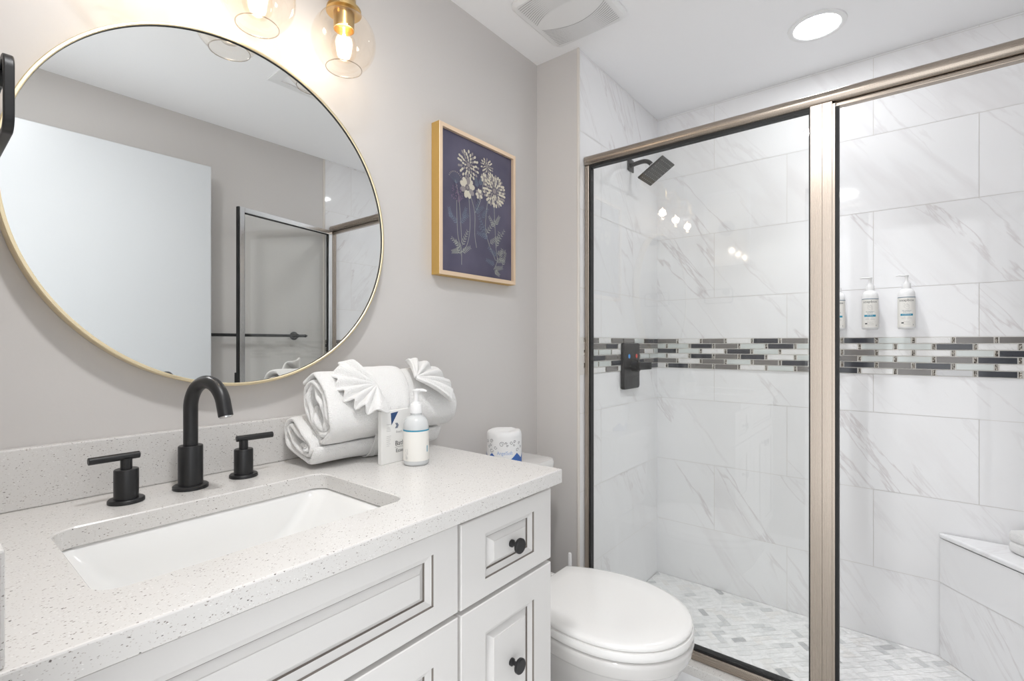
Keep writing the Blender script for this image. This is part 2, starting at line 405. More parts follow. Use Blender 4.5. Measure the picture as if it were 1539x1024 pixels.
MOS = [M_mosgrout, M_darkglass, M_taupe, M_pale, M_chip, M_bead, M_chip_grey]
bm = B()
mosaic(bm, lambda u, v, d: (XB - E_ - d, -u, v), -0.8623 - 0.1114, -0.9158 - 0.1114, 0.1114,
       ['GMGMDGDDPMGGPM', 'PPDGPDPMPPDMPD', 'DPMDPMPGMMPDPG', 'PMDGDMPGPPGDMP', 'GMGPGDMDGDPMGP', 'MDGGMPGDMGSDPM'], -YS + 0.003, -YO - 0.003, 0.009)
obj('trim_3', bm, MOS, kind='structure')
bm = B()
mosaic(bm, lambda u, v, d: (u, YS - E_ - d, v), 1.652, 1.7125, 0.1114,
       ['GMGGPDD', 'GDMGGGP', 'PPMGGMP', 'DGGPPPM', 'PPDPDGD', 'MGMPDDM'], XP + 0.01, XB - 0.004, 0.006)
obj('trim_4', bm, MOS, kind='structure')
bm = B()
mosaic(bm, lambda u, v, d: (-u, YO + E_ + d, v), -XB - 0.03, -XB - 0.09, 0.1114,
       ['DPMGPDGM', 'MGDPGMPD', 'GDPMGPDM', 'PMGDPGMP', 'DGPMDPGD', 'MPDGMGPD'], -XB + 0.004, -XP - 0.011, 0.009)
obj('trim_5', bm, MOS, kind='structure')

# shower floor: herringbone of marble chips at 45 degrees
bm = B()
W_ = 0.0265; rot = Matrix.Rotation(PI / 4 + math.radians(-6.3) * 0, 2)
wts = [0, 0, 0, 0, 1, 1, 1, 2, 0, 1, 0, 3, 0, 0, 1, 3, 2, 1, 0, 0, 0, 4] 
for y in range(-60, 120):
    for x in range(-60, 120):
        for (ww, hh, ok) in ((2, 1, (x - y) % 4 == 0), (1, 2, (x - y) % 4 == 3)):
            if not ok: continue
            g = 0.035
            c = [Vector(((x + a) * W_, (y + b) * W_)) for a, b in ((g, g), (ww - g, g), (ww - g, hh - g), (g, hh - g))]
            c = [rot @ p + Vector((1.60, -0.6)) for p in c]
            m_ = sum(c, Vector((0, 0))) / 4
            if XP + 0.08 < m_.x < XB + 0.03 and YO - 0.03 < m_.y < YS + 0.03:
                quad(bm, [(p.x, p.y, 0.0025) for p in c], random.choice(wts) + 1)
for co, no in (((XP + 0.11, 0, 0), (-1, 0, 0)), ((XB - 0.003, 0, 0), (1, 0, 0)), ((0, YO + 0.003, 0), (0, -1, 0)), ((0, YS - 0.003, 0), (0, 1, 0))):
    bmesh.ops.bisect_plane(bm, geom=bm.verts[:] + bm.edges[:] + bm.faces[:], plane_co=co, plane_no=no, clear_outer=True)
box(bm, (XP + 0.11, YO + 0.003, -0.0015), (XB - 0.003, YS - 0.003, 0.0018), 0)
obj('shower_floor', bm, [M_fgrout] + M_f, kind='structure')

# ------------------------------------------------------------------ curb and bench
t = thing('shower_curb', 'low tiled shower curb with a speckled stone cap under the glass panel', 'threshold', (1.66, 0.23, 0))
t2 = Vector((1.66, 0.23, 0))
def off(bm, o): bmesh.ops.translate(bm, verts=bm.verts, vec=-Vector(o)); return bm
bm = B(); box(bm, (XP + 0.004, YO + 0.003, 0.062), (XP + 0.114, YS - 0.004, 0.092)); obj('cap', off(bm, t2), M_quartz, t, bevel=0.002)
bm = B(); box(bm, (XP + 0.008, YO + 0.003, 0.0), (XP + 0.108, YS - 0.004, 0.0615), 0)
for k in range(3):
    tile_face(bm, -0.95 + 0.6 * k - 0.16, -0.95 + 0.6 * k + 0.44, 0.0, 0.0615, lambda u, v: (XP + 0.0072, -min(max(u, -0.96), 0.505), v), 1)
    tile_face(bm, -0.95 + 0.6 * k - 0.16, -0.95 + 0.6 * k + 0.44, 0.0, 0.0615, lambda u, v: (XP + 0.1088, -min(max(u, -0.96), 0.505), v), 1)
obj('riser', off(bm, t2), [M_grout, M_tile], t)

t = thing('shower_bench', 'triangular marble tiled corner bench inside the shower', 'bench', (2.30, -0.42, 0)); bo = (2.30, -0.42, 0)
pA, pB = Vector((2.370, -0.1035)), Vector((1.905, -0.506)); pC = Vector((2.370, -0.506))
fd = (pB - pA).normalized(); fl = (pB - pA).length; fn_ = Vector((-fd.y, fd.x)) 
if fn_.x > 0: fn_ = -fn_
bm = B()
for a, b in ((pA, pB), (pB, pC), (pC, pA)):
    quad(bm, [(a.x, a.y, 0.003), (b.x, b.y, 0.003), (b.x, b.y, 0.435), (a.x, a.y, 0.435)], 0)
P = lambda u, v: (pA.x + fd.x * u + fn_.x * 0.0012, pA.y + fd.y * u + fn_.y * 0.0012, v)
tile_face(bm, 0.0, fl, 0.003, 0.275, P, 1); tile_face(bm, 0.0, fl, 0.275, 0.437, P, 1)
obj('bench_base', off(bm, bo), [M_grout, M_tile], t)
bm = B(); o_ = fn_ * 0.006
tri = [pA + o_ - fd * 0.0, pB + o_, pC]
lay = bm.loops.layers.uv.verify()
lo_ = [bm.verts.new((p.x, p.y, 0.4385)) for p in tri]; hi_ = [bm.verts.new((p.x, p.y, 0.457)) for p in tri]
fs = [bm.faces.new(lo_[::-1]), bm.faces.new(hi_)] + [bm.faces.new((lo_[i], lo_[(i + 1) % 3], hi_[(i + 1) % 3], hi_[i])) for i in range(3)]
for f in fs:
    for lp in f.loops: lp[lay].uv = (lp.vert.co.y + 5, lp.vert.co.x + lp.vert.co.z)
obj('bench_top', off(bm, bo), M_tile, t, bevel=0.006, seg=3)

# ------------------------------------------------------------------ shower enclosure (fixed part)
XG = 1.667
t = thing('shower_enclosure', 'brushed nickel framed fixed glass panel with header and door post', 'shower screen', (XG, 0.23, 0.092)); eo = (XG, 0.23, 0.092)
bm = B()   # header bar, rounded front
prof = [(XG - 0.016 - 0.006 * math.sin(PI * i / 8), 1.832 + 0.036 * i / 8) for i in range(9)] + [(XG + 0.016 + 0.006 * math.sin(PI * i / 8), 1.868 - 0.036 * i / 8) for i in range(9)]
prof = [(p[0] + (0.004 if i in (0, 8) else -0.004 if i in (9, 17) else 0), p[1]) for i, p in enumerate(prof)]
loft(bm, [[(x, y, z) for x, z in prof] for y in (YS - 0.004, YO + 0.004)])
hd = obj('header', off(bm, eo), M_nickel, t, smooth=True, angle=40)
bm = B(); box(bm, (XG - 0.010, YO + 0.02, 1.818), (XG + 0.012, 0.150, 1.828)); obj('door_stop', off(bm, eo), M_nickel, t, bevel=0.002)
bm = B(); box(bm, (XG - 0.015, 0.944, 0.123), (XG + 0.015, YS - 0.003, 1.832)); obj('jamb', off(bm, eo), M_nickel_v, t, bevel=0.003)
bm = B(); box(bm, (XG - 0.015, YO + 0.004, 0.093), (XG + 0.015, YO + 0.024, 1.832)); obj('jamb', off(bm, eo), M_nickel_v, t, bevel=0.003)
bm = B(); box(bm, (XG - 0.019, 0.158, 0.0925), (XG + 0.019, 0.2115, 1.833))
box(bm, (XG - 0.0205, 0.1815, 0.0925), (XG - 0.018, 0.1825, 1.832))
obj('post', off(bm, eo), M_nickel_v, t, bevel=0.0025)
bm = B(); box(bm, (XG - 0.016, 0.1515, 0.0925), (XG + 0.016, 0.158, 1.826)); obj('strike', off(bm, eo), M_nickel_v, t)
bm = B(); box(bm, (XG - 0.010, 0.1425, 0.0925), (XG + 0.012, 0.1515, 1.818)); obj('magnet_gasket', off(bm, eo), M_rubber, t)
bm = B(); box(bm, (XG - 0.019, 0.2115, 0.0925), (XG + 0.019, YS - 0.005, 0.1225)); obj('bottom_track', off(bm, eo), M_nickel, t, bevel=0.004)
bm = B(); box(bm, (XG - 0.017, YO + 0.025, 0.0925), (XG + 0.017, 0.158, 0.100)); obj('sill', off(bm, eo), M_nickel, t, bevel=0.002)
bm = B(); box(bm, (XG - 0.002, 0.2125, 0.124), (XG + 0.002, 0.9435, 1.831)); obj('glass_panel', off(bm, eo), M_glass, t)
bm = B()
for lo, hi in (((XG - 0.012, 0.2118, 0.1225), (XG + 0.012, 0.2158, 1.832)), ((XG - 0.012, 0.9375, 0.1225), (XG + 0.012, 0.9442, 1.832)),
               ((XG - 0.012, 0.2158, 1.823), (XG + 0.012, 0.9375, 1.832)), ((XG - 0.012, 0.2158, 0.1225), (XG + 0.012, 0.9375, 0.131))):
    box(bm, lo, hi)
obj('gasket', off(bm, eo), M_rubber, t)

# the shower door, swung open along the opposite wall
hx, hy = 1.640, -0.478; ex, ey = 1.057, -0.351
ang = math.atan2(ey - hy, ex - hx); L_ = math.hypot(ex - hx, ey - hy)
t = thing('shower_door', 'glass shower door in a slim silver frame, swung open into the room', 'shower door', (hx, hy, 0.0), ang)
z0, z1 = 0.115, 1.833; fw = 0.026
for nm, x0, x1 in (('hinge_stile', 0.0, fw), ('strike_stile', L_ - fw, L_)):
    bm = B(); box(bm, (x0, -0.011, z0), (x1, 0.011, z1)); obj(nm, bm, M_silver, t, bevel=0.002)
for za, zb in ((z0, z0 + fw), (z1 - fw, z1)):
    bm = B(); box(bm, (fw, -0.011, za), (L_ - fw, 0.011, zb)); obj('rail', bm, M_silver, t, bevel=0.002)
bm = B(); box(bm, (fw, -0.002, z0 + fw), (L_ - fw, 0.002, z1 - fw)); obj('pane', bm, M_glass, t)
bm = B()
for lo, hi in (((fw, -0.006, z0 + fw), (fw + 0.005, 0.006, z1 - fw)), ((L_ - fw - 0.004, -0.006, z0 + fw), (L_ - fw, 0.006, z1 - fw)), ((fw + 0.005, -0.006, z1 - fw - 0.004), (L_ - fw - 0.004, 0.006, z1 - fw))):
    box(bm, lo, hi)
obj('gasket', bm, M_rubber, t)
bm = B(); box(bm, (L_, -0.010, z0 + 0.01), (L_ + 0.007, 0.008, z1 - 0.002)); obj('magnet_strip', bm, M_rubber, t)
bm = B(); box(bm, (L_ - 0.022, 0.011, 0.90), (L_ - 0.004, 0.040, 1.00)); obj('pull_handle', bm, M_rubber, t, bevel=0.003)

# room door, open flat against the opposite wall
bm = B(); box(bm, (0.08, -0.436, 0.012), (0.952, -0.401, 2.012))
d = obj('door_1', bm, M_door, bevel=0.003, kind='structure')
bm = B(); lathe(bm, [(0.026, 0), (0.026, 0.006), (0.011, 0.010), (0.011, 0.035), (0.026, 0.045), (0.028, 0.058), (0.020, 0.066), (0, 0.067)], (0.892, -0.4005, 0.90), 24, 'y'); obj('door_handle', bm, M_black, d, smooth=True, angle=40)

# towel bar on the opposite wall behind both doors
t = thing('towel_bar', 'long matte black towel bar on the wall behind the open doors', 'towel bar', (1.16, YO, 1.191))
bm = B(); tube(bm, [(-0.30, 0.044, 0), (0.305, 0.044, 0)], 0.008, 16); lathe(bm, [(0.008, 0), (0.010, 0.004), (0.004, 0.016), (0, 0.018)], (0.305, 0.044, 0), 16, 'x'); obj('rail', bm, M_black, t, smooth=True, angle=40)
for x in (-0.26, 0.262):
    bm = B(); lathe(bm, [(0.024, 0.001), (0.024, 0.006), (0.012, 0.012), (0.010, 0.036), (0.012, 0.044), (0.009, 0.052), (0, 0.053)], (x, 0, 0), 24, 'y'); obj('post', bm, M_black, t, smooth=True, angle=40)

# ------------------------------------------------------------------ ceiling things
def downlight(x, y, m, label, watts, col, beam):
    t = thing('recessed_light', label, 'ceiling light', (x, y, ZC))  # name shared by the shower light and the added room fill
    bm = B(); lathe(bm, [(0.090, -0.0005), (0.089, -0.005), (0.074, -0.007), (0.070, -0.0045), (0.070, -0.0005)], n=48, close=True); obj('trim_ring', bm, M_plastic, t, smooth=True, angle=50)
    bm = B(); lathe(bm, [(0.0, -0.0065), (0.035, -0.0062), (0.058, -0.0052), (0.0695, -0.004), (0.0695, -0.001)], n=48, close=True); obj('lens', bm, m, t, smooth=True)
    ld = bpy.data.lights.new('downlight_beam', 'SPOT'); ld.energy = watts; ld.color = col; ld.shadow_soft_size = 0.06; ld.spot_size = math.radians(beam); ld.spot_blend = 1.0
    l = bpy.data.objects.new('downlight_beam', ld); C.objects.link(l); l.location = (0, 0, -0.012); l.parent = t
downlight(2.023, 0.239, M_disc, 'lit round recessed light in the ceiling over the shower', SPOT_SHOWER, (0.96, 0.98, 1.0), 78)

downlight(0.32, 0.345, M_disc_fill, 'added round recessed fill light, out of view between vanity and doorway', SPOT_ROOM_FILL, (1.0, 0.99, 0.97), 140)  # invented lamp outside the view, added to brighten the room

t = thing('exhaust_fan_grille', 'white square exhaust fan cover with curved louvres on the ceiling', 'fan cover', (1.405, 0.875, ZC), PI / 2)
S = 0.148
bm = B()
rr = rrect(2 * S, 2 * S, 0.03, 6); rr2 = rrect(2 * S - 0.02, 2 * S - 0.02, 0.026, 6); rr3 = rrect(2 * S - 0.05, 2 * S - 0.05, 0.014, 6)
loft(bm, [[(x, y, -0.0005) for x, y in rr], [(x, y, -0.008) for x, y in rr], [(x, y, -0.016) for x, y in rr2], [(x, y, -0.017) for x, y in rr3]], 0, False, True)
obj('cover', bm, M_plastic, t, smooth=True, angle=30)
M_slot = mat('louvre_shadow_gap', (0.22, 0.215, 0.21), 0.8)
for side in (-1, 1):
    bm = B(); bs = B()
    for k in range(12):
        pts = []; n_ = 16; wx = S - 0.026
        for i in range(n_ + 1):
            x = -wx + 2 * wx * i / n_
            q = 1 - (x / wx) ** 2
            f_ = k / 11
            yy = side * ((0.016 + 0.042 * q) * (1 - f_) + (S - 0.026) * f_ + (0.010 * q) * f_)
            pts.append((x, yy, -0.0165))
        ww = 0.0028
        def strip(b_, z, h, w0):
            for a, b in zip(pts, pts[1:]):
                quad(b_, [(a[0], a[1] - w0, z), (b[0], b[1] - w0, z), (b[0], b[1] + w0, z - h), (a[0], a[1] + w0, z - h)], 0)
        strip(bm, -0.0176, 0.0003, 0.0030)
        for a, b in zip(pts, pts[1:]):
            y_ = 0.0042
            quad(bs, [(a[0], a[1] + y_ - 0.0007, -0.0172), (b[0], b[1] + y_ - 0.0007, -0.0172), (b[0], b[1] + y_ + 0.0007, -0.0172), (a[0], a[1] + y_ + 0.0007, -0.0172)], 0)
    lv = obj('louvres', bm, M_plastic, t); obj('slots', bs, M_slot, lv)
t = thing('ceiling_register', 'plain rectangular white ceiling register glimpsed in the mirror', 'vent', (1.10, 0.27, ZC))
bm = B(); a, b = rrect(0.26, 0.26, 0.004, 2), rrect(0.18, 0.18, 0.003, 2)
loft(bm, [[(x, y, -0.0005) for x, y in a], [(x, y, -0.006) for x, y in a], [(x, y, -0.009) for x, y in b], [(x, y, -0.004) for x, y in b]], 0, False, False); obj('frame', bm, M_plastic, t)
bm = B(); quad(bm, [(-0.09, -0.09, -0.004), (-0.09, 0.09, -0.004), (0.09, 0.09, -0.004), (0.09, -0.09, -0.004)]); obj('panel', bm, M_ceil, t)

# ------------------------------------------------------------------ mirror
t = thing('round_mirror', 'large round wall mirror in a thin pale gold frame', 'mirror', (0.4625, YW, 1.4265)); R_ = 0.3718
bm = B(); lathe(bm, [(R_ - 0.007, -0.0015), (R_, -0.0015), (R_, -0.037), (R_ - 0.0015, -0.039), (R_ - 0.005, -0.039), (R_ - 0.0065, -0.038), (R_ - 0.0065, -0.034)], n=160, axis='y', close=True); obj('frame', bm, M_gold, t, smooth=True, angle=30)
bm = B(); lathe(bm, [(R_ - 0.0066, -0.0375), (R_ - 0.0066, -0.0340)], n=160, axis='y', close=True); obj('inner_lip_shade', bm, M_rubber, t, smooth=True, angle=30)  # black colour stands in for the shaded inner face of the frame
bm = B(); lathe(bm, [(R_ - 0.0062, -0.004), (R_ - 0.0062, -0.034), (0.0, -0.034)], n=160, axis='y', close=True); obj('mirror_glass', bm, M_mirror, t)

# ------------------------------------------------------------------ vanity light
t = thing('vanity_light', 'brass three-globe vanity light above the round mirror', 'wall light', (0.4663, YW, 2.05)); lo3 = (0.4663, YW, 2.05)
bm = B(); box(bm, (0.19, YW - 0.018, 2.03), (0.742, YW - 0.001, 2.10)); obj('backplate', off(bm, lo3), M_brass, t, bevel=0.004)
GX = (0.2639, 0.4663, 0.6687); GY = 1.054; GZ = 1.874; GR = 0.0745
for gx in GX:
    bm = B(); tube(bm, [(gx, YW - 0.018, 2.05)] + bez((gx, YW - 0.05, 2.05), (gx, GY, 2.05), (gx, GY, 2.05), (gx, GY, 2.0110), 10), 0.008, 16); obj('arm', off(bm, lo3), M_brass, t, smooth=True, angle=40)
    bm = B(); lathe(bm, [(0.0, 2.012), (0.026, 2.011), (0.0275, 2.005), (0.0275, 1.958), (0.040, 1.951), (0.041, 1.943), (0.0240, 1.942), (0.0240, 1.902), (0.0225, 1.902), (0.0215, 1.920), (0.0, 1.920)], (gx, GY, 0), 32); so_ = obj('socket', off(bm, lo3), M_brass, t, smooth=True, angle=30)
    bm = B(); pr = [(0.030, GZ + 0.0665)]
    for i in range(1, 24):
        a = math.radians(66) - i / 23 * math.radians(66 + 57); pr.append((GR * math.cos(a), GZ + GR * math.sin(a)))
    pr.append((pr[-1][0] + 0.0006, pr[-1][1] - 0.003))
    lathe(bm, pr, (gx, GY, 0), 48, close=True); gl = obj('glass_globe', off(bm, lo3), M_globe, t, smooth=True)
    bm = B(); rp = pr[-1]; lathe(bm, [(rp[0] + 0.0012 * math.cos(2 * PI * i / 8), rp[1] + 0.0012 * math.sin(2 * PI * i / 8)) for i in range(9)], (gx, GY, 0), 48, close=True); obj('rim', off(bm, lo3), thin_glass('globe_rim', (0.75, 0.72, 0.68), 2.5), gl, smooth=True)
    bm = B(); lathe(bm, [(0.013, 1.920), (0.0135, 1.904), (0.018, 1.891), (0.0270, 1.875), (0.0300, 1.858), (0.0270, 1.842), (0.017, 1.829), (0, 1.825)], (gx, GY, 0), 32, close=True); bu = obj('bulb', off(bm, lo3), M_bulbglass, t, smooth=True)
    bm = B()
    for k in range(4):
        a = 2 * PI * k / 4 + 0.4; tube(bm, [(gx + 0.003 * math.cos(a), GY + 0.003 * math.sin(a), 1.890), (gx + 0.0055 * math.cos(a), GY + 0.0055 * math.sin(a), 1.840)], 0.0011, 6)
    tube(bm, [(gx, GY, 1.908), (gx, GY, 1.888)], 0.0022, 8)
    obj('filament', off(bm, lo3), M_fil, bu)
    ld = bpy.data.lights.new('bulb_light', 'POINT'); ld.energy = BULB_W; ld.color = (1.0, 0.94, 0.86); ld.shadow_soft_size = 0.02
    l = bpy.data.objects.new('bulb_light', ld); C.objects.link(l); l.location = (gx - lo3[0], GY - lo3[1], 1.8780 - lo3[2]); l.parent = t

# ------------------------------------------------------------------ framed botanical print
t = thing('framed_print', 'gold framed botanical print of pale flowers on midnight blue', 'picture', (1.2313, YW, 1.60)); po = (1.2313, YW, 1.60)
x0, x1, za, zb = 1.0413, 1.4217, 1.362, 1.838; yf, fwid = 1.120, 0.0135
bm = B()
def fr(y, d): return [(x0 + d, y, za + d), (x1 - d, y, za + d), (x1 - d, y, zb - d), (x0 + d, y, zb - d)]
loft(bm, [fr(YW - 0.001, 0), fr(yf + 0.001, 0), fr(yf, 0.001), fr(yf, fwid), fr(yf + 0.014, fwid)], 0, False, False)
for f in bm.faces:
    c = f.calc_center_median(); n = f.normal; f.normal_update()
    if abs(f.normal.y) < 0.3 and c.y > yf + 0.008 and (c.x < x0 + 0.004 or c.x > x1 - 0.004 or c.z < za + 0.004 or c.z > zb - 0.004): f.material_index = 1
fo = obj('frame', off(bm, po), [M_goldwood, M_leaf], t)
AX, AZ, AY = 1.055, 1.375, 1.1305
bm = B(); quad(bm, [(x0 + 0.012, AY, za + 0.012), (x1 - 0.012, AY, za + 0.012), (x1 - 0.012, AY, zb - 0.012), (x0 + 0.012, AY, zb - 0.012)], 0)
ac = [0]
def ap(x, z): return (AX + x, AY - 0.0002 - ac[0], AZ + z)
def blob(x, z, rx, rz, mi, rot=0, n=10, lob=0.0, k=0):
    ac[0] += 0.0000025; p = []
    for i in range(n):
        a = 2 * PI * i / n; r = 1 + lob * math.cos(k * a)
        u, v = rx * r * math.cos(a), rz * r * math.sin(a); p.append(ap(x + u * math.cos(rot) - v * math.sin(rot), z + u * math.sin(rot) + v * math.cos(rot)))
    quad(bm, p, mi)
def line(pts, w_, mi):
    ac[0] += 0.0000025
    for (xa, z_a), (xb, z_b) in zip(pts, pts[1:]):
        d = Vector((xb - xa, z_b - z_a)); n = Vector((-d.y, d.x)).normalized() * w_ / 2
        quad(bm, [ap(xa - n.x, z_a - n.y), ap(xb - n.x, z_b - n.y), ap(xb + n.x, z_b + n.y), ap(xa + n.x, z_a + n.y)], mi)
def smooth_line(pts, w_, mi):
    p = [Vector(q) for q in pts]; o = []
    for i in range(len(p) - 1):
        a, b, c, d = p[max(i - 1, 0)], p[i], p[i + 1], p[min(i + 2, len(p) - 1)]
        for k in range(6):
            u = k / 6; o.append(tuple(0.5 * ((2 * b) + (c - a) * u + (2 * a - 5 * b + 4 * c - d) * u * u + (3 * b - a - 3 * c + d) * u ** 3)))
    line(o + [tuple(p[-1])], w_, mi)
def flower(x, z, r, rings, mi=1, core=2, asp=1.0):
    for rr_, n, pw in rings:
        for k in range(n):
            a = 2 * PI * (k + random.random() * 0.4) / n
            blob(x + rr_ * r * math.cos(a), z + rr_ * r * asp * math.sin(a), pw * r, pw * r * 0.7 * asp, mi if (k + int(rr_ * 10)) % 3 else 4, a, 9)
    blob(x, z, 0.16 * r, 0.16 * r * asp, core, 0, 10)
    for k in range(16):
        a = 2 * PI * k / 16; line([(x + 0.1 * r * math.cos(a), z + 0.1 * r * math.sin(a)), (x + 0.34 * r * math.cos(a), z + 0.34 * r * math.sin(a))], 0.0012, 2)
def sprig(x, z, a, ln, mi, n=6, lw=0.0056):
    xe, ze = x + ln * math.cos(a), z + ln * math.sin(a); line([(x, z), (xe, ze)], 0.0010, mi)
    for k in range(n):
        f_ = (k + 0.8) / n
        for s in (-1, 1):
            b = a + s * 0.85; l2 = lw * (1.25 - 0.5 * f_); blob(x + ln * f_ * math.cos(a) + l2 * math.cos(b), z + ln * f_ * math.sin(a) + l2 * math.sin(b), l2, l2 * 0.26, mi, b, 7)
for pts in ([(0.0705, 0.236), (0.076, 0.126), (0.0922, 0.083), (0.0938, 0.029)], [(0.094, 0.07), (0.1211, 0.1023), (0.1337, 0.1657), (0.1278, 0.2638)],
            [(0.1363, 0.2658), (0.1568, 0.2115), (0.1568, 0.1405), (0.1655, 0.0957)], [(0.2566, 0.254), (0.2614, 0.1837), (0.2661, 0.1161), (0.2738, 0.0673), (0.2547, 0.032)],
            [(0.222, 0.2678), (0.2128, 0.1564), (0.2642, 0.0661)], [(0.202, 0.34), (0.185, 0.26), (0.1568, 0.2115)], [(0.0641, 0.30), (0.082, 0.24), (0.095, 0.10)]):
    smooth_line(pts, 0.0022, 3)
for x, z, a, ln, mi in ((0.0484, 0.17, 1.9, 0.035, 5), (0.076, 0.16, 2.5, 0.045, 5), (0.085, 0.165, 0.7, 0.05, 5), (0.10, 0.18, 1.2, 0.04, 5), (0.092, 0.083, 2.6, 0.05, 3), (0.094, 0.09, 1.1, 0.06, 3), (0.094, 0.07, 0.5, 0.045, 3), (0.085, 0.075, 3.4, 0.035, 3), (0.092, 0.06, 2.1, 0.05, 3),
                        (0.212, 0.156, 2.2, 0.06, 5), (0.214, 0.15, 0.9, 0.07, 3), (0.225, 0.13, 2.4, 0.06, 5), (0.22, 0.14, 3.0, 0.05, 5), (0.232, 0.12, 0.6, 0.05, 3), (0.26, 0.18, 2.3, 0.045, 3), (0.262, 0.19, 1.0, 0.04, 3), (0.265, 0.12, 0.9, 0.075, 3), (0.267, 0.11, 1.3, 0.06, 3), (0.27, 0.09, 0.3, 0.05, 3), (0.27, 0.08, 2.6, 0.05, 5),
                        (0.264, 0.066, 0.1, 0.05, 3), (0.26, 0.05, 2.9, 0.045, 5), (0.257, 0.035, 0.2, 0.045, 3), (0.2566, 0.03, -0.5, 0.03, 3), (0.157, 0.212, 0.6, 0.05, 5), (0.16, 0.215, 1.2, 0.06, 5), (0.19, 0.20, 0.9, 0.05, 5), (0.17, 0.30, 1.9, 0.03, 5), (0.18, 0.31, 1.2, 0.03, 5), (0.29, 0.06, 1.4, 0.05, 3), (0.30, 0.05, 1.2, 0.05, 3)):
    sprig(x, z, a, ln, mi)
flower(0.1253, 0.3652, 0.049, [(0.95, 17, 0.13), (0.74, 15, 0.13), (0.52, 12, 0.12), (0.32, 8, 0.10)], asp=0.95)
flower(0.2174, 0.3855, 0.032, [(0.9, 13, 0.16), (0.62, 11, 0.15), (0.38, 8, 0.12)], asp=0.85)
flower(0.2566, 0.3098, 0.059, [(0.93, 26, 0.12), (0.8, 24, 0.11), (0.66, 20, 0.11), (0.5, 16, 0.11), (0.34, 10, 0.10)], asp=0.95)
flower(0.1194, 0.288, 0.033, [(0.7, 9, 0.42)])
flower(0.177, 0.2796, 0.0185, [(0.62, 8, 0.42)])
flower(0.202, 0.3418, 0.018, [(0.62, 8, 0.40)])
for k in range(60):
    a = random.random() * 2 * PI; r = 0.029 * math.sqrt(random.random()); blob(0.0705 + r * math.cos(a), 0.2587 + r * math.sin(a), 0.0028, 0.0016, 6, a, 6)
for k in range(11):
    a = math.radians(20 + 14 * k); line([(0.066, 0.288), (0.064 + 0.030 * math.cos(a), 0.300 + 0.026 * math.sin(a))], 0.0008, 5); blob(0.064 + 0.030 * math.cos(a), 0.300 + 0.026 * math.sin(a), 0.003, 0.0018, 4, a, 6)
obj('artwork', off(bm, po), [M_artbg, M_petal, M_petald, M_stem, M_petald, M_stemb, M_petalp], t)

# framed picture on the doorway wall, known only from its reflection in the shower glass
t = thing('picture_frame', 'white framed picture above the towel ring, reflected in the shower glass', 'picture', (0.036, 0.88, 1.88))
bm = B(); 
def fr2(x, d): return [(x, -0.14 + d, -0.24 + d), (x, 0.14 - d, -0.24 + d), (x, 0.14 - d, 0.24 - d), (x, -0.14 + d, 0.24 - d)]
loft(bm, [fr2(0.001, 0), fr2(0.022, 0), fr2(0.022, 0.02), fr2(0.012, 0.02)], 0, False, False); obj('frame', bm, M_white, t)
bm = B(); quad(bm, fr2(0.012, 0.02)); obj('mat_board', bm, M_label, t)
bm = B(); lathe(bm, [(0.05, 0.0125), (0.0, 0.0127)], (0, 0, 0), 32, 'x', close=True); obj('print', bm, mat('grey_print', (0.3, 0.31, 0.33), 0.6), t)

# black towel ring on the doorway wall
t = thing('towel_ring', 'black rounded-square towel ring on the wall at the far left edge', 'towel ring', (0.036, 0.92, 1.448))
bm = B(); lathe(bm, [(0.024, 0.001), (0.024, 0.008), (0.011, 0.011), (0.010, 0.045), (0, 0.046)], (0, -0.035, 0.030), 24, 'x'); obj('mount', bm, M_black, t, smooth=True, angle=40)
ring = []
for (y, z) in rrect(0.170, 0.088, 0.016, 6):
    ring.append((y, z))
bm = B(); secs = []
for i, (y, z) in enumerate(ring):
    ln = math.hypot(y, z); cy_, cz_ = (1 if y > 0 else -1), (1 if z > 0 else -1)
    ky = max(abs(y) - 0.069, 0); kz = max(abs(z) - 0.028, 0)
    n = Vector((0, ky * cy_, kz * cz_)); n = n.normalized() if n.length > 0 else Vector((0, 0, cz_))
    c = Vector((0.045, y, z)); hx_, hn = Vector((0.0050, 0, 0)), n * 0.004
    secs.append([c - hx_ - hn, c + hx_ - hn, c + hx_ + hn, c - hx_ + hn])
V = [[bm.verts.new(p) for p in s] for s in secs]
for i in range(len(V)):
    a, b = V[i], V[(i + 1) % len(V)]
    for k in range(4): bm.faces.new((a[k], a[(k + 1) % 4], b[(k + 1) % 4], b[k]))
obj('ring', bm, M_black, t, smooth=True, angle=35, bevel=0.0015)

# ------------------------------------------------------------------ vanity cabinet
VX0, VX1, YF = 0.040, 0.905, 0.612
t = thing('vanity_cabinet', 'cream painted vanity cabinet with raised-panel fronts and black knobs', 'cabinet', (0.47, 0.88, 0)); vo = (0.47, 0.88, 0)
bm = B(); 
for lo, hi in (((VX0, YF + 0.021, 0.0), (VX0 + 0.018, YW - 0.012, 0.838)), ((VX1 - 0.018, YF + 0.021, 0.0), (VX1, YW - 0.012, 0.838)), ((0.606, YF + 0.04, 0.09), (0.624, YW - 0.03, 0.838)),
               ((VX0 + 0.018, YW - 0.030, 0.09), (VX1 - 0.018, YW - 0.012, 0.838)), ((VX0 + 0.018, YF + 0.04, 0.09), (VX1 - 0.018, YW - 0.030, 0.108)),
               ((VX0 + 0.018, YF + 0.075, 0.0), (VX1 - 0.018, YF + 0.09, 0.09)), ((VX0 + 0.018, YF + 0.021, 0.80), (VX1 - 0.018, YF + 0.039, 0.838)), ((0.598, YF + 0.021, 0.09), (0.636, YF + 0.039, 0.80)),
               ((VX0 + 0.018, YF + 0.021, 0.655), (0.598, YF + 0.039, 0.68)), ((0.636, YF + 0.021, 0.655), (VX1 - 0.018, YF + 0.039, 0.68))):
    box(bm, lo, hi)
obj('carcass', off(bm, vo), M_cab, t)
